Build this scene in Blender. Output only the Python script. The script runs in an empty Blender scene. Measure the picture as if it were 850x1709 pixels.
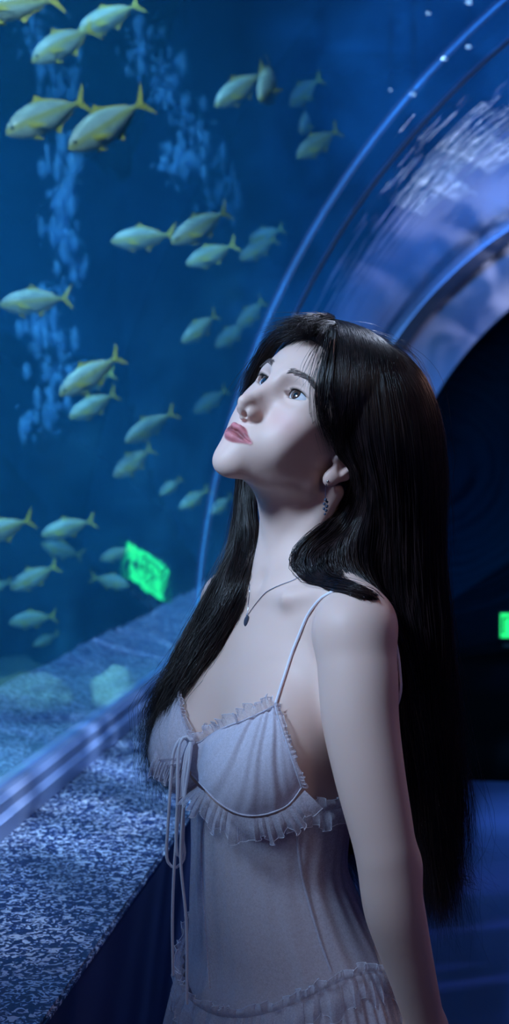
import bpy, bmesh, math, random
import numpy as np
from mathutils import Vector, Matrix, noise as mnoise
rng = np.random.default_rng(7)
random.seed(7)
SC = bpy.context.scene
COL = SC.collection
# ------------------------------------------------------------------ camera
F_PX = 2350.0
PIT = math.atan(74.5 / F_PX)
YAW = math.atan(305 / F_PX * math.cos(PIT))
CAM = np.array([0, 0, 1.45])
RV = np.array([math.cos(YAW), math.sin(YAW), 0])
FV = np.array([-math.sin(YAW) * math.cos(PIT), math.cos(YAW) * math.cos(PIT), -math.sin(PIT)])
UV = np.cross(RV, FV)

def at(u, v, d):
    """world point seen at photo pixel (u, v) at distance d along the view axis"""
    return CAM + d * (FV + (u - 425) / F_PX * RV + (854.5 - v) / F_PX * UV)

def proj(P):
    d = np.asarray(P) - CAM
    z = d @ FV
    return 425 + F_PX * (d @ RV) / z, 854.5 - F_PX * (d @ UV) / z, z

# ------------------------------------------------------------------ objects
def link(o, parent=None):
    COL.objects.link(o)
    if parent is not None:
        o.parent = parent
    return o

def empty(name, loc=(0, 0, 0), rz=0.0):
    o = bpy.data.objects.new(name, None)
    o.location = loc
    o.rotation_euler = (0, 0, rz)
    o.empty_display_size = 0.1
    return link(o)

def tag(o, label=None, cat=None, group=None, kind=None):
    if label: o['label'] = label
    if cat: o['category'] = cat
    if group: o['group'] = group
    if kind: o['kind'] = kind
    return o

def mesh_np(name, V, Q, mat=None, parent=None, smooth=True, T=None):
    """mesh object from numpy verts and quads (and triangles)"""
    me = bpy.data.meshes.new(name)
    V = np.asarray(V, np.float32).reshape(-1, 3)
    parts = []
    starts = []
    n = 0
    nf = 0
    tot = []
    if Q is not None and len(Q):
        Q = np.asarray(Q, np.int32).reshape(-1, 4)
        parts.append(Q.ravel()); starts.append(n + 4 * np.arange(len(Q))); n += 4 * len(Q); tot.append(np.full(len(Q), 4))
    if T is not None and len(T):
        T = np.asarray(T, np.int32).reshape(-1, 3)
        parts.append(T.ravel()); starts.append(n + 3 * np.arange(len(T))); n += 3 * len(T); tot.append(np.full(len(T), 3))
    idx = np.concatenate(parts); st = np.concatenate(starts); tt = np.concatenate(tot)
    me.vertices.add(len(V)); me.vertices.foreach_set('co', V.ravel())
    me.loops.add(len(idx)); me.loops.foreach_set('vertex_index', idx)
    me.polygons.add(len(st)); me.polygons.foreach_set('loop_start', st.astype(np.int32)); me.polygons.foreach_set('loop_total', tt.astype(np.int32))
    me.update(calc_edges=True); me.validate()
    me.polygons.foreach_set('use_smooth', np.full(len(me.polygons), smooth))
    o = bpy.data.objects.new(name, me)
    if mat: me.materials.append(mat)
    return link(o, parent)

def mesh_bm(name, bm, mat=None, parent=None, smooth=True):
    me = bpy.data.meshes.new(name)
    bmesh.ops.recalc_face_normals(bm, faces=bm.faces)
    bm.to_mesh(me); bm.free()
    for p in me.polygons: p.use_smooth = smooth
    o = bpy.data.objects.new(name, me)
    if mat: me.materials.append(mat)
    return link(o, parent)

def vcol(o, name, arr):
    a = o.data.color_attributes.new(name, 'FLOAT_COLOR', 'POINT')
    c = np.ones((len(arr), 4), np.float32)
    c[:, :arr.shape[1]] = arr
    a.data.foreach_set('color', c.ravel())

def catmull(P, n):
    """n points along a Catmull-Rom spline through P"""
    P = np.asarray(P, float)
    if len(P) == 2:
        t = np.linspace(0, 1, n)[:, None]
        return P[0] * (1 - t) + P[1] * t
    E = np.vstack([2 * P[0] - P[1], P, 2 * P[-1] - P[-2]])
    seg = np.linalg.norm(np.diff(P, axis=0), axis=1)
    cum = np.concatenate([[0], np.cumsum(seg)])
    s = np.linspace(0, cum[-1], n)
    k = np.clip(np.searchsorted(cum, s, side='right') - 1, 0, len(seg) - 1)
    t = ((s - cum[k]) / np.maximum(seg[k], 1e-9))[:, None]
    p0, p1, p2, p3 = E[k], E[k + 1], E[k + 2], E[k + 3]
    return 0.5 * (2 * p1 + (p2 - p0) * t + (2 * p0 - 5 * p1 + 4 * p2 - p3) * t ** 2 + (3 * p1 - p0 - 3 * p2 + p3) * t ** 3)

def tubes(name, curves, radii, sides, mat, parent=None, caps=False):
    """many tubes with the same number of points in ONE mesh; curves (K,n,3), radii (K,n)"""
    C = np.asarray(curves, float); K, n, _ = C.shape
    Rr = np.broadcast_to(np.asarray(radii, float), (K, n))
    T = np.gradient(C, axis=1); T /= np.maximum(np.linalg.norm(T, axis=2, keepdims=True), 1e-9)
    ref = np.where(np.abs(T[:, :1, 2:3]) > 0.9, np.array([1., 0, 0]), np.array([0, 0, 1.]))
    N = np.empty_like(C)
    prev = ref[:, 0]
    for i in range(n):
        v = prev - T[:, i] * (prev * T[:, i]).sum(1, keepdims=True)
        v /= np.maximum(np.linalg.norm(v, axis=1, keepdims=True), 1e-9)
        N[:, i] = v; prev = v
    B = np.cross(T, N)
    a = np.arange(sides) / sides * 2 * np.pi
    V = C[:, :, None] + Rr[:, :, None, None] * (np.cos(a)[:, None] * N[:, :, None] + np.sin(a)[:, None] * B[:, :, None])
    k = np.arange(K)[:, None, None] * n * sides; i = np.arange(n - 1)[None, :, None] * sides; s = np.arange(sides)[None, None]
    s2 = (s + 1) % sides
    Q = np.stack([k + i + s, k + i + s2, k + i + sides + s2, k + i + sides + s], -1).reshape(-1, 4)
    return mesh_np(name, V.reshape(-1, 3), Q, mat, parent)

def tube(name, P, r, mat, parent=None, n=24, sides=8):
    return tubes(name, [catmull(P, n)], r, sides, mat, parent)

# ------------------------------------------------------------------ materials
class NT:
    def __init__(s, name):
        s.m = bpy.data.materials.new(name); s.m.use_nodes = True
        s.t = s.m.node_tree; s.n = s.t.nodes; s.l = s.t.links
        s.bsdf = s.n['Principled BSDF']; s.out = s.n['Material Output']
    def add(s, typ, **kw):
        nd = s.n.new(typ)
        for k, v in kw.items():
            if k.startswith('i_'):
                key = k[2:].replace('_', ' ')
                nd.inputs[int(key) if key.isdigit() else key].default_value = v
            else: setattr(nd, k, v)
        return nd
    def link(s, a, b): s.l.new(a, b)
    def P(s, **kw):
        for k, v in kw.items(): s.bsdf.inputs[k.replace('_', ' ')].default_value = v
        return s

def rgb(r, g, b):
    """photo 0-255 colour to linear rgba"""
    f = lambda c: (c / 255 / 12.92) if c / 255 <= .04045 else ((c / 255 + .055) / 1.055) ** 2.4
    return (f(r), f(g), f(b), 1)

def simple(name, col, rough=.5, metal=0., **kw):
    m = NT(name); m.P(Base_Color=col, Roughness=rough, Metallic=metal, **kw)
    return m.m

def ramp(nt, stops):
    r = nt.add('ShaderNodeValToRGB'); e = r.color_ramp.elements
    while len(e) > 1: e.remove(e[-1])
    e[0].position, e[0].color = stops[0]
    for p, c in stops[1:]:
        x = e.new(p); x.color = c
    return r
# ================================================================== camera
cd = bpy.data.cameras.new('camera'); cam = bpy.data.objects.new('camera', cd); COL.objects.link(cam)
cam.location = CAM
cam.matrix_world = Matrix(((RV[0], UV[0], -FV[0], CAM[0]), (RV[1], UV[1], -FV[1], CAM[1]), (RV[2], UV[2], -FV[2], CAM[2]), (0, 0, 0, 1)))
cd.sensor_fit = 'VERTICAL'; cd.sensor_height = 36; cd.lens = 36 * F_PX / 1709
cd.clip_start = .05; cd.clip_end = 100
cd.dof.use_dof = True; cd.dof.focus_distance = 1.62; cd.dof.aperture_fstop = 6.3
SC.camera = cam

# ================================================================== the tunnel
AX, AZ, RAD = 2.0, .80, 2.80        # tunnel axis and acrylic radius
LEDGE_Z = .80; RAIL_X = AX - RAD; LEDGE_X = 1.45 * 0 - .455
Y0, Y1 = -2.5, 10.4                 # tunnel start and portal
SEAM = 4.62

# --- acrylic
def acrylic_mat(bump, stretch):
    m = NT('acrylic'); n = m.n; n.remove(m.bsdf)
    tr = m.add('ShaderNodeBsdfTransparent', i_Color=(.90, .95, 1, 1))
    gl = m.add('ShaderNodeBsdfGlossy', i_Roughness=.03, i_Color=(.8, .88, 1, 1))
    fr = m.add('ShaderNodeFresnel', i_IOR=1.38)
    mul = m.add('ShaderNodeMath', operation='MULTIPLY', i_1=.85)
    tc = m.add('ShaderNodeTexCoord'); mp = m.add('ShaderNodeMapping'); mp.inputs['Scale'].default_value = stretch
    nz = m.add('ShaderNodeTexNoise', i_Scale=2.6, i_Detail=3.0, i_Roughness=.55)
    bp = m.add('ShaderNodeBump', i_Strength=bump, i_Distance=.05)
    m.link(tc.outputs['Object'], mp.inputs[0]); m.link(mp.outputs[0], nz.inputs['Vector']); m.link(nz.outputs[0], bp.inputs['Height'])
    m.link(bp.outputs[0], gl.inputs['Normal'])
    m.link(fr.outputs[0], mul.inputs[0])
    mx = m.add('ShaderNodeMixShader')
    m.link(mul.outputs[0], mx.inputs[0]); m.link(tr.outputs[0], mx.inputs[1]); m.link(gl.outputs[0], mx.inputs[2])
    m.link(mx.outputs[0], m.out.inputs[0])
    return m.m
ACR = [acrylic_mat(.03, (1.6, .55, 1.6)), acrylic_mat(.10, (.45, 1.7, .45))]

def arch_strip(name, y0, y1, r0, r1, mat, na=96, ny=2, a0=0., a1=math.pi):
    """arch band: outer sheet r1, inner sheet r0 (r0==r1: a single sheet)"""
    a = np.linspace(a0, a1, na); y = np.linspace(y0, y1, ny)
    def sheet(r):
        A, Y = np.meshgrid(a, y, indexing='ij')
        return np.stack([AX - r * np.cos(A), Y, AZ + r * np.sin(A)], -1).reshape(-1, 3)
    i, j = np.meshgrid(np.arange(na - 1), np.arange(ny - 1), indexing='ij')
    q = np.stack([i * ny + j, (i + 1) * ny + j, (i + 1) * ny + j + 1, i * ny + j + 1], -1).reshape(-1, 4)
    if r0 == r1:
        return mesh_np(name, sheet(r0), q, mat)
    N = na * ny
    V = np.vstack([sheet(r0), sheet(r1)])
    k = np.arange(na - 1)
    e0 = np.stack([k * ny, (k + 1) * ny, (k + 1) * ny + N, k * ny + N], -1)
    e1 = e0 + ny - 1
    c0 = np.array([[0, ny - 1, ny - 1 + N, N]]); c1 = c0 + (na - 1) * ny
    return mesh_np(name, V, np.vstack([q, q[:, ::-1] + N, e0[:, ::-1], e1, c0, c1]), mat, smooth=False)

for k, (ya, yb) in enumerate([(Y0, SEAM), (SEAM + .03, Y1 - .02)]):
    o = arch_strip('window_%d' % (k + 1), ya, yb, RAD, RAD, ACR[k])
    o['kind'] = 'structure'; o['label'] = ['clear curved acrylic tunnel panel nearest the viewer', 'clear curved acrylic tunnel panel beyond the joint'][k]

m = NT('joint'); m.P(Base_Color=rgb(96, 116, 180), Roughness=.35, Alpha=.10)
JOINT = m.m
JD = simple('joint_dark', rgb(14, 24, 60), .35)
o = arch_strip('trim_1', SEAM, SEAM + .03, RAD - .012, RAD + .012, JOINT); o['kind'] = 'structure'; o['label'] = 'pale bonded joint ring between the acrylic panels'
o = arch_strip('trim_2', SEAM + .55, SEAM + .565, RAD - .010, RAD - .001, JD); o['kind'] = 'structure'; o['label'] = 'thin dark ring on the acrylic beyond the joint'

# --- portal ring at the tunnel's end
def portal_mat():
    m = NT('portal'); m.P(Base_Color=rgb(122, 127, 160), Roughness=.4)
    nz = m.add('ShaderNodeTexNoise', i_Scale=6., i_Detail=4.); bp = m.add('ShaderNodeBump', i_Strength=.15, i_Distance=.03)
    m.link(nz.outputs[0], bp.inputs['Height']); m.link(bp.outputs[0], m.bsdf.inputs['Normal'])
    return m.m
o = arch_strip('wall_portal', Y1, Y1 + .35, 2.33, 2.86, portal_mat(), ny=2); o['kind'] = 'structure'; o['label'] = 'grey blue arched band framing the dark passage'
o = arch_strip('trim_3', Y1 - .10, Y1 - .005, 2.70, 2.79, JD); o['kind'] = 'structure'; o['label'] = 'dark gasket ring where the acrylic meets the portal'
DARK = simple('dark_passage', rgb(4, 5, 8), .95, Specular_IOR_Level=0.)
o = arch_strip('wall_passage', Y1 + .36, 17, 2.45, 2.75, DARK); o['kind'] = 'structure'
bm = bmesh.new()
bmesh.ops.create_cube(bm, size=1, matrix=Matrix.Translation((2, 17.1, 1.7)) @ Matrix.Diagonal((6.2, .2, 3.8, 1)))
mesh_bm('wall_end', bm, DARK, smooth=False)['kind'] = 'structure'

def box(bm, x0, x1, y0, y1, z0, z1):
    bmesh.ops.create_cube(bm, size=1, matrix=Matrix.Translation(((x0 + x1) / 2, (y0 + y1) / 2, (z0 + z1) / 2)) @ Matrix.Diagonal((x1 - x0, y1 - y0, z1 - z0, 1)))

# --- floor
m = NT('floor'); m.P(Base_Color=rgb(40, 52, 108), Roughness=.45)
tc = m.add('ShaderNodeTexCoord'); nz = m.add('ShaderNodeTexNoise', i_Scale=260., i_Detail=2.)
rp = ramp(m, [(.35, rgb(16, 24, 62)), (.65, rgb(38, 50, 104))])
m.link(tc.outputs['Object'], nz.inputs['Vector']); m.link(nz.outputs[0], rp.inputs[0]); m.link(rp.outputs[0], m.bsdf.inputs['Base Color'])
bp = m.add('ShaderNodeBump', i_Strength=.2, i_Distance=.004); m.link(nz.outputs[0], bp.inputs['Height']); m.link(bp.outputs[0], m.bsdf.inputs['Normal'])
bm = bmesh.new(); box(bm, -.62, 4.62, Y0, 6.55, -.1, 0)
o = mesh_bm('floor', bm, m.m, smooth=False); tag(o, kind='structure', label='blue carpeted walkway floor')
bm = bmesh.new(); box(bm, -.62, 4.62, 6.55, 17, -.1, -.003)  # far floor painted black, standing for the stretch no light reaches
o = mesh_bm('floor_unlit', bm, DARK, smooth=False); tag(o, kind='structure', label='far walkway and passage floor, its unlit darkness painted black')

# --- the stone ledge: speckled top, plain riser
def granite():
    m = NT('granite')
    tc = m.add('ShaderNodeTexCoord')
    nz = m.add('ShaderNodeTexNoise', i_Scale=82., i_Detail=1., i_Roughness=.5, i_Distortion=1.7)
    rp = ramp(m, [(.505, rgb(14, 34, 82)), (.54, rgb(66, 96, 160)), (.575, rgb(215, 226, 246))])
    m.link(tc.outputs['Object'], nz.inputs['Vector']); m.link(nz.outputs[0], rp.inputs[0])
    m.link(rp.outputs[0], m.bsdf.inputs['Base Color'])
    m.P(Roughness=.32)
    bp = m.add('ShaderNodeBump', i_Strength=.25, i_Distance=.002); m.link(nz.outputs[0], bp.inputs['Height']); m.link(bp.outputs[0], m.bsdf.inputs['Normal'])
    return m.m
GR = granite()
for side, (xa, xb) in (('left', (RAIL_X + .03, LEDGE_X)), ('right', (2 * AX - LEDGE_X, 2 * AX - RAIL_X - .03))):
    bm = bmesh.new(); box(bm, xa, xb, Y0, Y1, LEDGE_Z - .012, LEDGE_Z)
    bmesh.ops.bevel(bm, geom=[e for e in bm.edges], offset=.004, segments=2, affect='EDGES')
    o = mesh_bm('trim_ledge_' + side, bm, GR, smooth=False); tag(o, kind='structure', label='dark blue granite ledge with pale flecks' if side == 'left' else None)
    bm = bmesh.new(); s = 1 if side == 'left' else -1
    box(bm, *sorted((xa if side == 'left' else xb, (LEDGE_X - .003) if side == 'left' else 2 * AX - LEDGE_X + .003)), Y0, Y1, 0, LEDGE_Z - .012)
    o = mesh_bm('wall_' + side, bm, simple('riser_' + side, rgb(34, 44, 92), .6), smooth=False); o['kind'] = 'structure'
# --- metal rail holding the acrylic foot
RAILM = simple('rail_metal', rgb(165, 176, 212), .36, .45)
for side, x in (('left', RAIL_X), ('right', 2 * AX - RAIL_X)):
    s = 1 if side == 'left' else -1
    P = np.array([[-.012, -.03], [.05, -.03], [.05, .028], [.036, .036], [.034, .052], [.022, .060], [.012, .060], [-.012, .052]]) * [s, 1]
    V = []
    for y in (Y0, Y1): V += [(x + a, y, LEDGE_Z + b) for a, b in P]
    n = len(P); Q = [(i, (i + 1) % n, n + (i + 1) % n, n + i) for i in range(n)]
    o = mesh_np('trim_rail_' + side, V, Q, RAILM, smooth=False); tag(o, kind='structure', label='brushed metal rail along the foot of the acrylic' if side == 'left' else None)

# ================================================================== the tank
TX0, TX1, TY0, TY1, TZ = -8.5, 12.5, -3., 10.75, 4.55
def rock_mat(name, c0, c1, sc=9.):
    m = NT(name); tc = m.add('ShaderNodeTexCoord')
    nz = m.add('ShaderNodeTexNoise', i_Scale=sc, i_Detail=8., i_Roughness=.65)
    rp = ramp(m, [(.38, c0), (.62, c1)])
    m.link(tc.outputs['Object'], nz.inputs['Vector']); m.link(nz.outputs[0], rp.inputs[0]); m.link(rp.outputs[0], m.bsdf.inputs['Base Color'])
    bp = m.add('ShaderNodeBump', i_Strength=.7, i_Distance=.06); m.link(nz.outputs[0], bp.inputs['Height']); m.link(bp.outputs[0], m.bsdf.inputs['Normal'])
    m.P(Roughness=.8)
    return m.m
ROCK = rock_mat('tank_rock', rgb(14, 36, 56), rgb(58, 104, 132), 1.6)
def rock_wall(name, f, nu, nv, label):
    u, v = np.meshgrid(np.linspace(0, 1, nu), np.linspace(0, 1, nv), indexing='ij')
    V = np.array([f(a, b) for a, b in zip(u.ravel(), v.ravel())])
    i, j = np.meshgrid(np.arange(nu - 1), np.arange(nv - 1), indexing='ij')
    q = np.stack([i * nv + j, (i + 1) * nv + j, (i + 1) * nv + j + 1, i * nv + j + 1], -1).reshape(-1, 4)
    o = mesh_np(name, V, q, ROCK); tag(o, kind='structure', label=label); return o
def nz3(x, y, z): return mnoise.fractal(Vector((x, y, z)), 1.0, 2.1, 5)
def fback(a, b):
    x = TX0 + (AX - 2.84 - TX0) * a; z = -.05 + 5.2 * b
    col = abs(math.sin(x * 2.3 + .6 * nz3(x, 0, z * .4)))
    return (x, TY1 - .25 - .55 * (1 - col) - .25 * abs(nz3(x * 1.3, 3, z * 1.1)), z)
rock_wall('wall_back', fback, 90, 60, 'dark rock wall at the back of the tank')
rock_wall('wall_tank_left', lambda a, b: (TX0 + .3 * nz3(1, a * 9, b * 4), TY0 + (TY1 - TY0) * a, -.05 + 5.2 * b), 60, 30, None)
rock_wall('wall_tank_right', lambda a, b: (TX1 + .3 * nz3(7, a * 9, b * 4), TY0 + (TY1 - TY0) * a, -.05 + 5.2 * b), 40, 20, None)
# back wall above and right of the tunnel, behind the acrylic
def fb2(a, b):
    ang = math.pi * a; rr = 2.86 + 8 * b
    x = AX - rr * math.cos(ang); z = AZ + rr * math.sin(ang)
    return (x, Y1 + .2 - .3 * b * (1 + nz3(x, 5, z)), min(z, 5.2))
rock_wall('wall_over_portal', fb2, 60, 20, None)
o = rock_wall('floor_tank', lambda a, b: (TX0 + (RAIL_X - .06 - TX0) * a, TY0 + (TY1 - TY0) * b, .02 + .10 * nz3(a * 9, b * 9, 2)), 60, 60, 'sandy tank bed')
o.data.materials[0] = rock_mat('tank_sand', rgb(110, 130, 140), rgb(165, 180, 180), 14)

# water
def water_mat():
    m = NT('tank_water'); m.n.remove(m.bsdf)
    ab = m.add('ShaderNodeVolumeAbsorption', i_Color=(.06, .58, .86, 1), i_Density=.17)
    sc = m.add('ShaderNodeVolumeScatter', i_Color=(.06, .46, 1, 1), i_Density=.065, i_Anisotropy=.1)
    ad = m.add('ShaderNodeAddShader'); m.link(ab.outputs[0], ad.inputs[0]); m.link(sc.outputs[0], ad.inputs[1])
    m.link(ad.outputs[0], m.out.inputs['Volume'])
    return m.m
pr = [(TX0 - .5, -.2), (TX0 - .5, TZ), (TX1 + .5, TZ), (TX1 + .5, -.2), (2 * AX - RAIL_X + .03, -.2), (2 * AX - RAIL_X + .03, AZ)]
pr += [(AX + 2.83 * math.cos(t), AZ + 2.83 * math.sin(t)) for t in np.linspace(0, math.pi, 65)[1:-1]]
pr += [(RAIL_X - .03, AZ), (RAIL_X - .03, -.2)]
bm = bmesh.new()
va = [bm.verts.new((x, TY0 - .3, z)) for x, z in pr]; vb = [bm.verts.new((x, Y1 + .3, z)) for x, z in pr]
bm.faces.new(va); bm.faces.new(vb[::-1])
for i in range(len(pr)): bm.faces.new((va[i], va[(i + 1) % len(pr)], vb[(i + 1) % len(pr)], vb[i]))
bmesh.ops.triangulate(bm, faces=[f for f in bm.faces if len(f.verts) > 4])
o = mesh_bm('tank_water', bm, water_mat(), smooth=False); tag(o, 'blue water filling the tank around the tunnel', 'water', kind='structure')
# rippled surface
def surf_mat():
    m = NT('water_surface'); m.n.remove(m.bsdf)
    tr = m.add('ShaderNodeBsdfTransparent', i_Color=(.9, .97, 1, 1)); gl = m.add('ShaderNodeBsdfGlossy', i_Roughness=.06, i_Color=(.9, .95, 1, 1))
    mx = m.add('ShaderNodeMixShader', i_0=.35)
    m.link(tr.outputs[0], mx.inputs[1]); m.link(gl.outputs[0], mx.inputs[2]); m.link(mx.outputs[0], m.out.inputs[0])
    return m.m
nx, ny = 200, 130
xs, ys = np.linspace(TX0, TX1, nx), np.linspace(TY0, TY1, ny)
X, Y = np.meshgrid(xs, ys, indexing='ij')
Zs = TZ - .05 + .05 * np.sin(X * 3.1 + 1.2 * np.sin(Y * 1.3)) * np.sin(Y * 2.3 + .8 * np.sin(X * 1.7)) + .02 * np.sin(X * 7.3 + Y * 5.1)
i, j = np.meshgrid(np.arange(nx - 1), np.arange(ny - 1), indexing='ij')
o = mesh_np('water_surface', np.stack([X, Y, Zs], -1).reshape(-1, 3), np.stack([i * ny + j, (i + 1) * ny + j, (i + 1) * ny + j + 1, i * ny + j + 1], -1).reshape(-1, 4), surf_mat())
tag(o, 'rippling underside of the water surface overhead', 'water', kind='structure')
# ================================================================== fish
def fish_body_mat():
    m = NT('fish_skin'); tc = m.add('ShaderNodeTexCoord'); sp = m.add('ShaderNodeSeparateXYZ')
    m.link(tc.outputs['Object'], sp.inputs[0])
    nz = m.add('ShaderNodeTexNoise', i_Scale=30., i_Detail=3.)
    m.link(tc.outputs['Object'], nz.inputs['Vector'])
    # back olive, flank silver, thin yellow stripe along the side, belly pale
    ma = m.add('ShaderNodeMath', operation='MULTIPLY_ADD', i_1=7.0, i_2=.5); m.link(sp.outputs['Z'], ma.inputs[0])
    rp = ramp(m, [(.05, rgb(236, 242, 226)), (.42, rgb(214, 228, 214)), (.52, rgb(222, 214, 120)), (.60, rgb(206, 220, 216)), (.80, rgb(186, 206, 196)), (.93, rgb(236, 234, 190))])
    m.link(ma.outputs[0], rp.inputs[0])
    mx = m.add('ShaderNodeMixRGB', blend_type='MULTIPLY', i_0=.15); m.link(rp.outputs[0], mx.inputs[1]); m.link(nz.outputs[0], mx.inputs[2])
    m.link(mx.outputs[0], m.bsdf.inputs['Base Color']); m.P(Roughness=.34)
    return m.m
FSK = fish_body_mat()
FFIN = simple('fish_fin', rgb(234, 212, 92), .5)
FEYE = simple('fish_eye', rgb(12, 14, 16), .15)
FBL = .30     # length of a fish, snout to tail tips
def loft_fish(curv):
    """body along +X (tail) from the snout at x=0, bent by curv"""
    s = np.array([0, .02, .06, .13, .22, .34, .46, .58, .68, .76, .815, .84])
    up = np.array([.004, .035, .072, .112, .143, .160, .152, .122, .084, .046, .024, .022])
    dn = np.array([.006, .030, .060, .098, .128, .148, .142, .112, .074, .040, .022, .020])
    wd = np.array([.003, .022, .042, .062, .078, .085, .080, .064, .044, .025, .014, .006])
    n = 20; a = np.arange(n) / n * 2 * np.pi
    V = []
    for x, u_, d_, w_ in zip(s, up, dn, wd):
        z = np.where(np.sin(a) > 0, u_, d_) * np.sin(a); y = w_ * np.sign(np.cos(a)) * np.abs(np.cos(a)) ** .9
        V.append(np.stack([np.full(n, x), y, z], -1))
    V = np.concatenate(V)
    k = len(s); i, j = np.meshgrid(np.arange(k - 1), np.arange(n), indexing='ij'); j2 = (j + 1) % n
    Q = np.stack([i * n + j, i * n + j2, (i + 1) * n + j2, (i + 1) * n + j], -1).reshape(-1, 4)
    V = np.vstack([V, [[-.004, 0, 0]], [[.845, 0, 0]]])
    T = [(len(V) - 2, (q + 1) % n, q) for q in range(n)] + [(len(V) - 1, (k - 1) * n + q, (k - 1) * n + (q + 1) % n) for q in range(n)]
    return V, Q, T
def fin(outline, th, bend=None):
    """thin lens-section fin from an outline in the XZ plane"""
    P = np.asarray(outline, float); n = len(P); c = P.mean(0)
    V = [(x, 0, z) for x, z in P] + [(c[0], th, c[1]), (c[0], -th, c[1])]
    T = [(q, (q + 1) % n, n) for q in range(n)] + [((q + 1) % n, q, n + 1) for q in range(n)]
    return np.array(V), T
TAIL = [(.80, .020), (.86, .030), (.93, .095), (1.0, .165), (.985, .11), (.945, .045), (.915, .0), (.940, -.045), (.975, -.11), (.985, -.155), (.92, -.09), (.86, -.030), (.80, -.020), (.79, 0)]
DORS = [(.36, .150), (.42, .178), (.455, .215), (.47, .180), (.55, .148), (.66, .105), (.76, .060), (.74, .045), (.6, .100), (.45, .140)]
ANAL = [(.48, -.130), (.515, -.172), (.54, -.195), (.555, -.160), (.62, -.118), (.70, -.085), (.77, -.050), (.74, -.040), (.62, -.09), (.52, -.125)]
PECT = [(.235, -.02), (.27, -.005), (.36, -.045), (.425, -.088), (.36, -.082), (.27, -.065)]
PELV = [(.25, -.125), (.28, -.13), (.335, -.172), (.345, -.180), (.29, -.168), (.255, -.15)]
def bend(V, curv):
    V = np.array(V, float); x = np.clip(V[:, 0] - .25, 0, None)
    V[:, 1] += curv * x ** 2
    return V * FBL
FISH_PROTO = {}
def make_fish(curv):
    t = empty('fish')
    def add(name, V, Q, T, mat, sm=True): return mesh_np(name, bend(V, curv) - np.array([.45 * FBL, 0, 0]), Q, mat, t, smooth=sm, T=T)
    V, Q, T = loft_fish(curv)
    add('body', V, Q, T, FSK)
    for nm, ol, th in (('tail_fin', TAIL, .012), ('dorsal_fin', DORS, .008), ('anal_fin', ANAL, .008)):
        V, T = fin(ol, th * .6); add(nm, V, None, T, FFIN, False)
    for s in (-1, 1):
        V, T = fin(PECT, .004); V = V + [0, 0, 0]; V[:, 1] += s * (.083 + .35 * (V[:, 0] - .235)); add('pectoral_fin', V, None, T, FFIN, False)
        V, T = fin(PELV, .005); V[:, 1] += s * .03; add('pelvic_fin', V, None, T, FFIN, False)
        bm = bmesh.new(); bmesh.ops.create_uvsphere(bm, u_segments=12, v_segments=8, radius=.020 )
        V = np.array([v.co[:] for v in bm.verts]) * [1, .45, 1] + [.085, s * .047, .022]
        fs = [[v.index for v in f.verts] for f in bm.faces]; bm.free()
        add('eye', V, [f for f in fs if len(f) == 4], [f for f in fs if len(f) == 3], FEYE)
    return t
def copy_tree(o, parent=None):
    c = o.copy(); COL.objects.link(c); c.parent = parent
    for ch in list(o.children): copy_tree(ch, c)
    return c
protos = [make_fish(k) for k in (0., .28, -.25)]
used = [False] * 3
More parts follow.
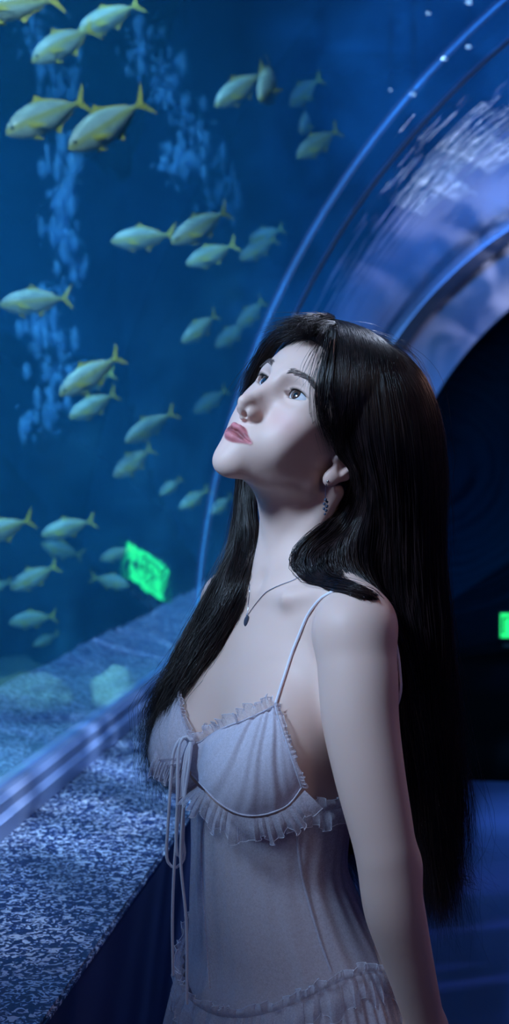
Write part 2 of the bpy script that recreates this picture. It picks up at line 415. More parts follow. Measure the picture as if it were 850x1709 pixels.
# snout pixel, tail pixel, how far the fish turns from the picture plane (degrees, + = head nearer), label
FISH = [
 ((-48, 22), (108, -2), 5, 1.18, 'silvery yellow fish cut by the top left corner, only its rear half showing'),
 ((54, 104), (164, 38), 12, 1, 'large silvery fish near the top left, slanting down in front of another'),
 ((132, 52), (236, 8), 12, 1, 'silver backed fish at the top edge, partly behind the large slanting one'),
 ((10, 224), (152, 160), 10, 1, 'large pale fish, raised dorsal fin, left of the orange tailed one'),
 ((115, 250), (250, 164), 15, 1, 'large grey green fish with an upright orange yellow tail, upper left'),
 ((360, 178), (446, 116), 18, 1, 'olive fish left of the narrow fish, high in the middle of the tank'),
 ((434, 168), (471, 104), 55, 1, 'narrow fish turned almost end-on, right of the olive fish high in the middle'),
 ((485, 176), (530, 130), 38, 1, 'small olive fish above the two near the tunnel joint'),
 ((503, 222), (522, 182), 58, 1, 'tiny fish seen end-on, middle one of the three beside the tunnel joint'),
 ((496, 263), (568, 214), 15, 1, 'yellow green fish closest to the curved joint of the tunnel, upper right'),
 ((186, 404), (296, 390), 5, 1, 'palest silvery fish swimming level, its tail touching the fish on its right'),
 ((286, 406), (390, 348), 12, 1, 'long green fish with curved yellow tail, right of the palest level fish'),
 ((312, 442), (395, 408), 15, 1, 'dark green fish just under the long green fish'),
 ((401, 434), (467, 394), 15, 1, 'green fish rightmost in the row at the middle of the tank'),
 ((416, 402), (475, 380), 10, 1.5, 'faint fish behind the rightmost green fish of the middle row'),
 ((0, 510), (122, 496), 5, 1, 'long level fish at the left edge at mid height'),
 ((304, 572), (369, 522), 15, 1, 'green fish left of two faint ones, above the face'),
 ((361, 580), (412, 536), 20, 1.3, 'faint green fish beside the tunnel joint above the face'),
 ((396, 548), (446, 498), 20, 1.5, 'faintest green fish partly crossing the tunnel joint above the hair'),
 ((100, 660), (205, 590), 12, 1, 'plump yellow green fish on the left, upper one of the close group of three'),
 ((118, 650), (194, 622), 12, 1.1, 'green fish nearly hidden behind the plump one, its tail poking out'),
 ((116, 698), (201, 654), 15, 1, 'green fish just under the plump yellow green fish'),
 ((210, 738), (291, 684), 15, 1, 'green fish with yellow back, upper one of the pair left of the chin'),
 ((191, 796), (260, 744), 18, 1, 'stubby yellow green fish, lower one of the pair left of the chin'),
 ((325, 689), (380, 648), 18, 1.35, 'dim green fish just left of the mouth'),
 ((268, 826), (304, 798), 15, 1.9, 'very faint fish below the stubby yellow green fish'),
 ((-50, 902), (58, 866), 5, 1, 'fish cut by the left edge with a bright yellow tail'),
 ((70, 894), (160, 866), 8, 1, 'green fish right of the bright yellow tail at the left edge'),
 ((70, 908), (140, 930), 12, 1, 'green fish slanting head up, under the level green fish on the left'),
 ((18, 983), (99, 942), 10, 1, 'green fish lowest but one on the left, pointing down left'),
 ((168, 934), (224, 914), 10, 1.5, 'dim fish just left of the green exit reflection'),
 ((216, 978), (153, 962), 10, 1.5, 'dim fish facing right, below the dim fish by the exit reflection'),
 ((16, 1040), (96, 1026), 8, 1, 'lowest bright green fish on the left, above the reflected stones'),
 ((55, 1078), (100, 1058), 10, 1.5, 'faint fish skimming the reflected ledge at lower left'),
 ((-30, 985), (20, 970), 5, 1.4, 'faint fish half out of the left edge, beside the green fish pointing down'),
 ((300, 850), (350, 815), 18, 1.7, 'very dim fish behind the tunnel joint, below the chin'),
 ((352, 858), (392, 826), 18, 1.5, 'dim green fish between the tunnel joint and the dark hair lock'),
]
for k, (a, b, turn, far, label) in enumerate(FISH):
    kk = (0, 1, 2, 1, 0)[k % 5]
    L = math.hypot(a[0] - b[0], a[1] - b[1])
    d = F_PX * FBL * math.cos(math.radians(turn)) / L
    if d > 9.6: d = 9.6
    d *= 1.0
    A, B = at(*a, d), at(*b, d)
    half = FBL * math.sin(math.radians(turn)) / 2
    A = at(*a, d - half); B = at(*b, d + half)
    t = protos[kk] if not used[kk] else copy_tree(protos[kk])
    used[kk] = True
    X = B - A; Lw = np.linalg.norm(X); X /= Lw
    Z = np.array([0, 0, 1.]); Y = np.cross(Z, X); Y /= np.linalg.norm(Y); Z = np.cross(X, Y)
    roll = math.radians((k * 37 % 17) - 8); Y, Z = math.cos(roll) * Y + math.sin(roll) * Z, math.cos(roll) * Z - math.sin(roll) * Y
    s = Lw / FBL
    M = Matrix(((X[0], Y[0], Z[0], 0), (X[1], Y[1], Z[1], 0), (X[2], Y[2], Z[2], 0), (0, 0, 0, 1)))
    c = A + X * Lw * .45
    t.matrix_world = Matrix.Translation(Vector(c)) @ M @ Matrix.Diagonal((s, s, s * (1.03 + .012 * (k * 29 % 11)), 1))
    tag(t, label, 'fish', 'yellow finned fish swimming in the tank')

# ------------------------------------------------------------------ the low exit sign in the passage
def exit_sign():
    t = empty('exit_sign', (.65, 11.55, 0))
    tag(t, 'small green lit exit sign standing low in the dark passage', 'sign')
    w, h, z = .27, .195, .168
    bm = bmesh.new(); box(bm, -w / 2 - .015, w / 2 + .015, .0, .04, z - h / 2 - .015, z + h / 2 + .015)
    bmesh.ops.bevel(bm, geom=bm.edges[:], offset=.006, segments=2, affect='EDGES'); mesh_bm('housing', bm, simple('sign_housing', rgb(40, 42, 44), .4), t, False)
    m = NT('sign_green'); m.P(Base_Color=rgb(0, 120, 60)); m.bsdf.inputs['Emission Color'].default_value = (.02, 1, .22, 1); m.bsdf.inputs['Emission Strength'].default_value = 1.3
    bm = bmesh.new(); box(bm, -w / 2, w / 2, -.004, .002, z - h / 2, z + h / 2); mesh_bm('lit_panel', bm, m.m, t, False)
    dk = simple('sign_mark', rgb(2, 14, 10), .6)
    bm = bmesh.new()     # doorway, runner, arrow
    box(bm, -.122, -.104, -.007, -.004, z - .070, z + .070); box(bm, -.122, .020, -.007, -.004, z + .056, z + .070)
    k = .95
    def quad(p):
        f = bm.faces.new([bm.verts.new((x * k * 1.05, -.005, z + y * k * 1.3)) for x, y in p]); r = bmesh.ops.extrude_face_region(bm, geom=[f])
        bmesh.ops.translate(bm, vec=(0, -.003, 0), verts=[v for v in r['geom'] if isinstance(v, bmesh.types.BMVert)])
    quad([(-.035, .035), (-.015, .035), (-.005, -.01), (-.03, -.01)])
    quad([(-.03, -.01), (-.012, -.01), (-.03, -.065), (-.045, -.06)]); quad([(-.012, -.008), (.0, -.015), (.035, -.05), (.025, -.058)])
    quad([(-.035, .03), (-.035, .018), (-.06, .0), (-.066, .008)]); quad([(-.015, .03), (.012, .005), (.006, -.003), (-.017, .015)])
    bmesh.ops.create_cone(bm, segments=16, radius1=.011, radius2=.011, depth=.003, cap_ends=True, matrix=Matrix.Translation((-.022, -.0055, z + .040)) @ Matrix.Rotation(math.pi / 2, 4, 'X'))
    box(bm, .055, .11, -.007, -.004, z - .016, z + .016)
    quad([(.075, .05), (.075, -.05), (.030, .0)])
    mesh_bm('pictogram', bm, dk, t, False)
    bm = bmesh.new(); box(bm, -.02, .02, .008, .032, .01, z - h / 2); box(bm, -.11, .11, -.05, .09, 0, .012); mesh_bm('stand', bm, simple('sign_stand', rgb(50, 52, 54), .4), t, False)
exit_sign()

# ------------------------------------------------------------------ bubble clusters imitating light streaks in the tank
def plume(name, path, spread, n, rmax, label, seed):
    r = np.random.default_rng(seed); P = catmull(path, 60)
    bm = bmesh.new(); bmesh.ops.create_icosphere(bm, subdivisions=1, radius=1)
    V0 = np.array([v.co[:] for v in bm.verts]); F0 = np.array([[v.index for v in f.verts] for f in bm.faces]); bm.free()
    idx = (r.random(n) * 59).astype(int); cl = r.normal(0, 1, (14, 3))
    C = P[idx] + r.normal(0, 1, (n, 3)) * spread * 1.0 + cl[idx * 14 // 60] * spread * .9
    S = rmax * .8 * r.random(n) ** 3 + .004
    el = 1 + r.random((n, 3)) * [.3, .3, 2.6]
    V = (V0[None] * S[:, None, None] * el[:, None, :] + C[:, None]).reshape(-1, 3)
    F = (F0[None] + np.arange(n)[:, None, None] * len(V0)).reshape(-1, 3)
    o = mesh_np(name, V, None, BLOB, T=F); tag(o, label, 'light streak blobs', kind='stuff')
m = NT('bubble'); m.P(Base_Color=rgb(120, 190, 255), Roughness=.25, Alpha=.30)
BLOB = m.m  # pale see-through clusters stand in for streaks of light in the water
plume('light_streak', [at(u, v, 7.2) for u, v in ((118, 255), (108, 330), (88, 390), (108, 440), (80, 500), (85, 560), (92, 640), (70, 720))], .045, 420, .030, 'upright light streak of added pale blobs at the left of the tank', 1)
plume('light_streak', [at(u, v, 7.6) for u, v in ((235, 60), (270, 130), (300, 200), (312, 240), (292, 300))], .05, 330, .026, 'light streak of added pale blobs curving down from the top of the tank', 2)
plume('light_streak', [at(u, v, 8.4) for u, v in ((360, 260), (350, 300), (375, 330), (385, 360))], .06, 120, .026, 'faint light patch of added pale blobs in the middle of the tank', 3)
plume('light_streak', [at(u, v, 8.0) for u, v in ((60, 25), (70, 60), (80, 130), (110, 160))], .06, 160, .022, 'light patch of added pale blobs behind the large fish at the top left', 4)

# ------------------------------------------------------------------ small lamps, added glow strips
LENS = NT('lamp_lens'); LENS.P(Base_Color=(1, 1, 1, 1)); LENS.bsdf.inputs['Emission Color'].default_value = (.72, .88, 1, 1); LENS.bsdf.inputs['Emission Strength'].default_value = 6; LENS = LENS.m
HOUS = simple('lamp_housing', rgb(30, 36, 46), .4)
for k, (u, v, d, r, lab) in enumerate([
    (742, 98, 9.4, .012, 'tiny lit lamp under the water surface, left one of the close pair at upper right'),
    (782, 78, 9.4, .012, 'tiny lit lamp under the water surface, right one of the close pair at upper right'),
    (690, 158, 9.2, .012, 'tiny lit lamp lowest of those glinting above the tunnel'),
    (652, 150, 9.2, .007, 'faintest tiny lamp, left of the lowest glint above the tunnel'),
    (715, 22, 8.8, .010, 'tiny lit lamp near the top edge, left of the warm one'),
    (783, 4, 8.8, .014, 'tiny lit lamp touching the top edge at upper right')]):
    p = at(u, v, d); t = empty('tank_spotlight', tuple(p)); tag(t, lab, 'lamp', 'small lamps under the water surface')
    bm = bmesh.new(); bmesh.ops.create_uvsphere(bm, u_segments=12, v_segments=8, radius=r, matrix=Matrix.Diagonal((1.5, 1, .8, 1))); mesh_bm('lens', bm, LENS, t)
    bm = bmesh.new(); bmesh.ops.create_cone(bm, segments=16, radius1=r * 1.5, radius2=r * .7, depth=r * 1.6, cap_ends=True, matrix=Matrix.Translation((0, 0, r * 1.5))); mesh_bm('housing', bm, HOUS, t, False)
    bm = bmesh.new(); h_ = max(.05, 4.6 - p[2] - r * 2); bmesh.ops.create_cone(bm, segments=8, radius1=.006, radius2=.006, depth=h_, cap_ends=True, matrix=Matrix.Translation((0, 0, r * 2 + h_ / 2))); mesh_bm('stem', bm, HOUS, t, False)
m = NT('glow_strip'); m.P(Base_Color=(1, 1, 1, 1)); m.bsdf.inputs['Emission Color'].default_value = (.62, .78, 1, 1); m.bsdf.inputs['Emission Strength'].default_value = 5; STRIP = m.m
# added unseen glow strips along the portal arch, reflected as streaks in the acrylic
for k, (x, rr, ln) in enumerate([(.66, 2.33, .20), (.70, 2.42, .12), (.84, 2.31, .26), (.98, 2.38, .20), (1.10, 2.30, .34), (1.22, 2.43, .14), (1.40, 2.35, .34)]):
    a0 = math.acos((AX - x) / rr); t = empty('reflection_strip', (x, Y1 - .03, AZ + rr * math.sin(a0))); tag(t, 'slim glow strip added out of view to streak the acrylic reflections', 'lamp', 'added glow strips along the portal arch')
    aa = np.linspace(a0 - ln / rr / 2, a0 + ln / rr / 2, 8)
    C = np.stack([AX - rr * np.cos(aa), np.full(8, Y1 - .03), AZ + rr * np.sin(aa)], -1) - np.array(t.location)
    tubes('lens', [C], np.full(8, .0035), 8, STRIP, t); tubes('housing', [C + [0, .010, 0]], np.full(8, .007), 6, HOUS, t)

# pale stones on the tank bed
STN = rock_mat('pale_stone', rgb(214, 214, 180), rgb(244, 244, 214), 9)
for u, v, d, rad, lab in ((192, 1156, 8.0, (.14, .13, .14), 'pale rounded stone on the tank bed, nearest the metal rail'), (52, 1158, 8.0, (.24, .16, .12), 'long low pale stone on the tank bed near the left edge')):
    bm = bmesh.new(); bmesh.ops.create_icosphere(bm, subdivisions=4, radius=1)
    for w_ in bm.verts:
        k = 1 + .22 * mnoise.fractal(w_.co * 1.3 + Vector((u, 0, 0)), 1., 2., 4); w_.co = Vector((w_.co.x * rad[0], w_.co.y * rad[1], w_.co.z * rad[2])) * k
    o = mesh_bm('stone', bm, STN); p = at(u, v, d); o.location = (p[0], p[1], max(rad[2] * .8, p[2])); tag(o, lab, 'stone', 'pale stones on the tank bed')
# ================================================================== signed-distance modelling
def cached(k, fn): return fn()
def smin(a, b, k):
    h = np.clip(.5 + .5 * (b - a) / k, 0, 1)
    return b + (a - b) * h - k * h * (1 - h)
def smax(a, b, k): return -smin(-a, -b, k)
def sph(P, c, r): return np.linalg.norm(P - np.asarray(c), axis=-1) - r
def ell(P, c, r):
    r = np.asarray(r); q = (P - np.asarray(c)) / r
    k0 = np.linalg.norm(q, axis=-1); k1 = np.linalg.norm(q / r, axis=-1)
    return k0 * (k0 - 1) / np.maximum(k1, 1e-9)
def cone(P, a, b, ra, rb):
    a = np.asarray(a, float); b = np.asarray(b, float); ba = b - a; L2 = ba @ ba
    t = np.clip(((P - a) @ ba) / L2, 0, 1)
    return np.linalg.norm(P - a - t[:, None] * ba, axis=-1) - (ra + (rb - ra) * t)
def near_only(P, c, r, f):
    """f evaluated inside a ball only; outside, a safe distance"""
    dist = np.linalg.norm(P - np.asarray(c), axis=-1); m = dist < r
    d = dist - r + .05
    d = np.maximum(d, .05)
    if m.any(): d[m] = f(P[m])
    return d
def limb(P, pts, rad, n=36):
    C = catmull(pts, n); q = np.concatenate([[0], np.cumsum(np.linalg.norm(np.diff(np.asarray(pts), axis=0), axis=1))]); R = np.interp(np.linspace(0, q[-1], n), q, rad)
    kk = np.array([.25, .5, .25])
    for _ in range(n // 5): R[1:-1] = np.convolve(R, kk, 'valid')
    d = None
    for i in range(n - 1):
        e = cone(P, C[i], C[i + 1], R[i], R[i + 1]); d = e if d is None else np.minimum(d, e)
    return d
def chain(P, pts, rad, k=.008):
    d = None
    for i in range(len(pts) - 1):
        e = cone(P, pts[i], pts[i + 1], rad[i], rad[i + 1])
        d = e if d is None else smin(d, e, k)
    return d

def surface_nets(f, lo, hi, h, B=12, newton=2):
    lo = np.asarray(lo, float); n = np.ceil((np.asarray(hi) - lo) / h / B).astype(int) * B + 1
    nb = (n - 1) // B
    D = np.ones(n, np.float32)
    bi = np.stack(np.meshgrid(*[np.arange(k) for k in nb], indexing='ij'), -1).reshape(-1, 3)
    def ev(P):
        return np.concatenate([f(P[i:i + 400000]) for i in range(0, len(P), 400000)]) if len(P) else np.zeros(0)
    dc = ev(lo + (bi + .5) * B * h)
    keep = np.abs(dc) < B * h * 1.35
    for (i, j, k), d in zip(bi[~keep], dc[~keep]):
        if d < 0: D[i * B:i * B + B + 1, j * B:j * B + B + 1, k * B:k * B + B + 1] = -1
    o = np.stack(np.meshgrid(*[np.arange(B + 1)] * 3, indexing='ij'), -1).reshape(-1, 3)
    kb = bi[keep]
    for s in range(0, len(kb), 150):
        I = (kb[s:s + 150, None] * B + o[None]).reshape(-1, 3)
        D[I[:, 0], I[:, 1], I[:, 2]] = ev(lo + I * h)
    S = D < 0
    cs = [S[dx:n[0] - 1 + dx, dy:n[1] - 1 + dy, dz:n[2] - 1 + dz] for dx in (0, 1) for dy in (0, 1) for dz in (0, 1)]
    al = np.logical_and.reduce(cs); an = np.logical_or.reduce(cs)
    A = np.argwhere(an & ~al)
    idx = np.full(n - 1, -1, np.int32); idx[A[:, 0], A[:, 1], A[:, 2]] = np.arange(len(A))
    off = np.array([(a, b, c) for a in (0, 1) for b in (0, 1) for c in (0, 1)])
    cv = D[A[:, 0, None] + off[:, 0], A[:, 1, None] + off[:, 1], A[:, 2, None] + off[:, 2]]
    acc = np.zeros((len(A), 3)); cnt = np.zeros(len(A))
    for a in range(8):
        for b in range(a + 1, 8):
            if np.abs(off[a] - off[b]).sum() == 1:
                va, vb = cv[:, a], cv[:, b]; m = (va < 0) != (vb < 0)
                t = np.where(m, va / np.where(m, va - vb, 1), 0)
                acc += np.where(m[:, None], off[a] + t[:, None] * (off[b] - off[a]), 0); cnt += m
    V = lo + (A + acc / cnt[:, None]) * h
    Qs = []
    for ax in range(3):
        sl0 = [slice(1, -1)] * 3; sl1 = [slice(1, -1)] * 3
        sl0[ax] = slice(0, n[ax] - 1); sl1[ax] = slice(1, n[ax])
        e = S[tuple(sl0)] != S[tuple(sl1)]
        E = np.argwhere(e)
        base = E + 1; base[:, ax] -= 1
        ins = S[base[:, 0], base[:, 1], base[:, 2]]
        u, v = (ax + 1) % 3, (ax + 2) % 3
        def cell(du, dv):
            c = base.copy(); c[:, u] -= du; c[:, v] -= dv
            return idx[c[:, 0], c[:, 1], c[:, 2]]
        q = np.stack([cell(1, 1), cell(0, 1), cell(0, 0), cell(1, 0)], -1)
        q[~ins] = q[~ins][:, ::-1]
        Qs.append(q)
    Q = np.vstack(Qs); Q = Q[(Q >= 0).all(1)]
    tet = np.array([[1, -1, -1], [-1, -1, 1], [-1, 1, -1], [1, 1, 1]]) * h * .25
    for _ in range(newton):
        g = sum(ev(V + t)[:, None] * t for t in tet) / (4 * (h * .25) ** 2)
        gn = np.maximum((g ** 2).sum(1), .05)
        step = (ev(V) / gn)[:, None] * g
        ln = np.linalg.norm(step, axis=1, keepdims=True)
        V = V - step * np.minimum(1, .6 * h / np.maximum(ln, 1e-9))
    return V, Q

# ================================================================== the visitor: frames
TH = math.radians(60)
RH = np.array([RV[0], RV[1], 0]); FH = np.array([-RV[1], RV[0], 0])
LB = math.cos(TH) * RH - math.sin(TH) * FH        # her left
BB = math.sin(TH) * RH + math.cos(TH) * FH        # her back
OB = at(475, 1000, 1.68); OB = np.array([OB[0], OB[1], 0])
MB_ = np.stack([LB, BB, [0, 0, 1]])               # rows: local axes in world
def to_body(P): return (P - OB) @ MB_.T
def bw(*p): return OB + np.asarray(p, float) @ MB_
def _rot(y, p_, r_):
    cz, sz, cx, sx, cy, sy = math.cos(y), math.sin(y), math.cos(p_), math.sin(p_), math.cos(r_), math.sin(r_)
    return np.array([[cz, -sz, 0], [sz, cz, 0], [0, 0, 1]]) @ np.array([[1, 0, 0], [0, cx, -sx], [0, sx, cx]]) @ np.array([[cy, 0, sy], [0, 1, 0], [-sy, 0, cy]])
RHD = _rot(math.radians(-35.76), math.radians(-28.70), math.radians(20.33))
HS = 1.0316
OH = at(516.99, 738.6, 1.68)
def to_head(P): return (P - OH) @ RHD / HS
def hw(*p): return OH + HS * (RHD @ np.asarray(p, float))

# torso sections: z, centre y, half width, half depth
TS = np.array([
 (.70, .030, .172, .108), (.79, .022, .168, .108), (.864, .016, .152, .098), (.93, -.004, .124, .080), (.985, -.020, .108, .067),
 (1.05, -.018, .119, .074), (1.12, -.010, .130, .086), (1.19, .000, .134, .084), (1.245, .010, .126, .068), (1.285, .016, .098, .052), (1.33, .02, .06, .045)])
_z = np.linspace(.70, 1.33, 260)
def _smooth(col):
    c = np.interp(_z, TS[:, 0], TS[:, col]); k = np.hanning(29); k /= k.sum()
    return np.convolve(np.pad(c, 14, 'edge'), k, 'valid')
TSY, TSA, TSB = _smooth(1), _smooth(2), _smooth(3)
def torso_loft(L, grow=0.):
    z = L[:, 2]; yc, a, b = np.interp(z, _z, TSY), np.interp(z, _z, TSA) + grow, np.interp(z, _z, TSB) + grow
    q = np.sqrt((L[:, 0] / a) ** 2 + ((L[:, 1] - yc) / b) ** 2 + 1e-12)
    g = np.sqrt((L[:, 0] / a ** 2) ** 2 + ((L[:, 1] - yc) / b ** 2) ** 2 + 1e-9) / q
    return np.clip((q - 1) / np.maximum(g, 1 / .25), -.2, 10)
BR = [(.067, -.075, 1.104, .0630), (-.065, -.077, 1.110, .0600)]
def bust(L, kb=.003):
    d = None
    for x, y, z, r in BR:
        e = ell(L, (x, y, z), (r, r, r))
        e = smin(e, ell(L, (x * 1.04, y + .028, z + .050), (.054, .042, .058)), .045)
        d = e if d is None else smin(d, e, kb)
    return d
def torso(L, legs=True, kb=.003):
    d = torso_loft(L)
    d = smax(smax(d, L[:, 2] - 1.325, .03), .74 - L[:, 2], .03)
    # shoulders and collar bones
    for s in (1, -1):
        d = smin(d, cone(L, (s * .045, .030, 1.318), (s * .148, .012, 1.282), .030, .030), .035)
        d = smin(d, cone(L, (s * .02, .03, 1.33), (s * .082, .045, 1.20), .03, .045), .05)
    for s in (1, -1): d = smin(d, cone(L, (s * .015, .010, 1.272), (s * .125, .016, 1.276), .037, .034), .03)
    d = smin(d, bust(L, kb), .022)
    for s in (1, -1):
        d = smin(d, chain(L, [(s * .016, -.021, 1.297), (s * .06, -.031, 1.300), (s * .105, -.010, 1.309), (s * .145, .014, 1.310)], [.0052, .0050, .0046, .005], .01), .020)
    d = smax(d, -ell(L, (0, -.040, 1.318), (.010, .012, .013)), .015)
    # seat
    for s in (1, -1): d = smin(d, ell(L, (s * .072, .065, .83), (.075, .065, .08)), .05)
    if legs and (L[:, 2] < .95).any():
        for s in (1, -1):
            d = smin(d, chain(L, [(s * .082, .02, .76), (s * .080, .01, .48), (s * .082, .02, .42), (s * .084, .035, .30), (s * .085, .035, .085)], [.083, .054, .048, .050, .032], .02), .03)
            foot = ell(L, (s * .088, -.03, .022), (.040, .105, .040))
            foot = smin(foot, ell(L, (s * .086, .045, .030), (.030, .035, .034)), .03)
            foot = smax(foot, .002 - L[:, 2], .006)
            for t in range(5):
                foot = smin(foot, cone(L, (s * (.064 + .012 * t), -.115 + .006 * t, .014), (s * (.062 + .0135 * t), -.145 + .009 * t, .011), .0085, .0085 - .0006 * t), .004)
            d = smin(d, foot, .02)
    return d
# arms (photo pixel, distance) -> world
NA = [at(592, 1058, 1.548), at(598, 1130, 1.535), at(602, 1202, 1.525), at(618, 1296, 1.515), at(640, 1400, 1.508), at(648, 1448, 1.508), at(659, 1519, 1.515), at(684, 1612, 1.535), at(711, 1712, 1.565)]
NR = [.0435, .0440, .0420, .0382, .0335, .0325, .0335, .0268, .0215]
FA = [bw(-.150, .012, 1.274), bw(-.165, .045, 1.17), bw(-.180, .085, 1.02), bw(-.155, .115, .90), bw(-.09, .150, .785)]
FR = [.041, .039, .034, .033, .0215]
def hand(P, w, d, n, s):
    """palm and five bent fingers; w wrist, d pointing direction, n back of the hand, s toward the thumb"""
    d = d / np.linalg.norm(d); n = n - d * (n @ d); n /= np.linalg.norm(n); t = np.cross(d, n) * s
    o = cone(P, w, w + d * .03, .021, .022)
    for k in range(4):
        a = w + d * .012 + t * (.018 - .012 * k) * .7; b = w + d * (.088 - .003 * abs(k - 1.2)) + t * (.030 - .020 * k)
        o = smin(o, cone(P, a, b, .013, .0105), .014)
        L = (.040, .045, .041, .032)[k]; dd = d; p = b
        for q, (f, r) in enumerate(((1, .0092), (.62, .0082), (.5, .0072))):
            dd = dd - n * (.32 + .06 * k); dd = dd / np.linalg.norm(dd)
            e = p + dd * L * f; o = smin(o, cone(P, p, e, r, r - .0008), .003); p = e
    a = w + d * .022 + t * .020; b = a + d * .034 + t * .030 - n * .012; c = b + d * .030 + t * .006 - n * .014; e = c + d * .024 - n * .008
    return smin(smin(smin(o, cone(P, a, b, .014, .0105), .012), cone(P, b, c, .0102, .0092), .003), cone(P, c, e, .009, .0075), .003)
ELB = at(667, 1438, 1.530)
NECK0 = bw(0, .034, 1.285); NECK1 = hw(0, .003, -.045)

# ------------------------------------------------------------------ head (local: -y forward, +x her left, z up)
EX, EZ, EYC, ER = .0292, .0240, -.0672, .0166
def lid_curves(dx):
    t = np.clip(1 - (dx / np.where(dx < 0, .0138, .0170)) ** 2, 0, 1)
    tilt = .10 * dx
    return tilt + .0070 * t ** .68, tilt - .0048 * t ** .85
LIPU = [(.0238, -.0916, -.0470), (.0175, -.0950, -.0450), (.0115, -.0976, -.0417), (.0055, -.1018, -.0393), (0, -.1024, -.0403)]
LIPL = [(.0230, -.0918, -.0476), (.0168, -.0948, -.0492), (.0105, -.0972, -.0508), (.0050, -.1002, -.0514), (0, -.1010, -.0514)]
def lips(H):
    X = H.copy(); X[:, 0] = np.abs(X[:, 0])
    u = limb(X, LIPU, [.0009, .0018, .0028, .0036, .0034], 12); l = limb(X, LIPL, [.0009, .0021, .0035, .0046, .0048], 12)
    return u, l
def head(H):
    S = H.copy(); S[:, 0] = np.abs(S[:, 0])          # mirrored halves
    d = ell(H, (0, .004, .048), (.072, .088, .080))
    d = smin(d, ell(H, (0, -.040, .045), (.058, .054, .058)), .03)
    f = ell(H, (0, -.032, -.006), (.058, .0545, .068))
    f = smin(f, cone(S, (.046, -.010, -.046), (.010, -.078, -.073), .0125, .0115), .022)
    f = smin(f, ell(H, (0, -.044, -.046), (.040, .044, .029)), .022)
    f = smin(f, ell(H, (0, -.0850, -.0785), (.0145, .0140, .0135)), .018)
    f = smin(f, ell(S, (.0400, -.0635, -.001), (.021, .0185, .018)), .02)
    f = smin(f, ell(S, (.0310, -.0645, -.028), (.020, .018, .023)), .02)
    d = smin(d, f, .025)
    d = smin(d, ell(H, (0, -.0745, -.047), (.0245, .0225, .023)), .024)      # muzzle
    d = smin(d, cone(S, (.012, -.0885, .0375), (.044, -.072, .038), .0075, .0065), .014)
    # sockets
    d = smax(d, -ell(S, (EX, -.097, EZ + .001), (.0185, .0155, .0125)), .012)
    # nose
    nb = chain(H, [(0, -.088, .030), (0, -.0970, .013), (0, -.1085, -.0065)], [.0060, .0056, .0062], .006)
    nb = smin(nb, cone(H, (0, -.0850, .022), (0, -.0945, -.0135), .0080, .0122), .012)
    nb = smin(nb, sph(H, (0, -.1138, -.0128), .0066), .008)
    d = smin(d, nb, .011)
    d = smin(d, ell(S, (.0094, -.1015, -.0192), (.0054, .0078, .0058)), .007)
    d = smin(d, cone(H, (0, -.1120, -.0195), (0, -.1035, -.0265), .0034, .0038), .006)
    d = smax(d, -ell((S - [.0058, -.1065, -.0245]) @ np.array([[1, .35, 0], [-.35, 1, 0], [0, 0, 1]]).T, (0, 0, 0), (.0026, .0048, .0028)), .0025)
    d = smax(d, -cone(H, (0, -.1080, -.030), (0, -.1100, -.0355), .0012, .0018), .005)   # philtrum
    # lids
    e = sph(S, (EX, EYC, EZ), .0180)
    d = smin(d, e, .0055)
    dx = S[:, 0] - EX; dz = H[:, 2] - EZ; zu, zl = lid_curves(dx)
    op = np.maximum(np.maximum(dz - zu, zl - dz) * .85, np.maximum(-.0138 - dx, dx - .0170))
    op = np.maximum(op, H[:, 1] - (-.064))
    d = smax(d, -op, .0012)
    cr = np.abs(dz - (zu + .0030 + .0006 * dx / .015)) - .00055                      # lid crease
    d = smax(d, -np.maximum(np.maximum(cr, np.abs(dx + .001) - .0150), np.abs(e) - .0012), .0015)
    # lips
    u, l = lips(H)
    d = smin(smin(d, u, .0030), l, .0030)
    d = smax(d, -limb(S, [(.0243, -.0930, -.0473), (.0175, -.0970, -.0472), (.0110, -.1010, -.0458), (0, -.1065, -.0456)], [.0007, .0009, .0009, .0009], 10), .0016)
    # ears
    r = .35; E = S - [.0665, -.003, -.003]
    E = np.stack([E[:, 0] * math.cos(r) - E[:, 1] * math.sin(r), E[:, 0] * math.sin(r) + E[:, 1] * math.cos(r), E[:, 2]], -1)
    ear = ell(E, (.004, .006, .006), (.0060, .0170, .0270))
    ear = smin(ear, ell(E, (.003, -.001, -.0235), (.0055, .0090, .0105)), .008)
    ear = smax(ear, -ell(E, (.0100, .003, .001), (.0060, .0085, .0150)), .004)
    ear = smin(ear, cone(E, (.007, .007, -.012), (.007, .013, .012), .0026, .0022), .004)
    ear = smin(ear, ell(E, (.004, -.010, -.002), (.0042, .0035, .0060)), .004)
    d = smin(d, ear, .004)
    return d
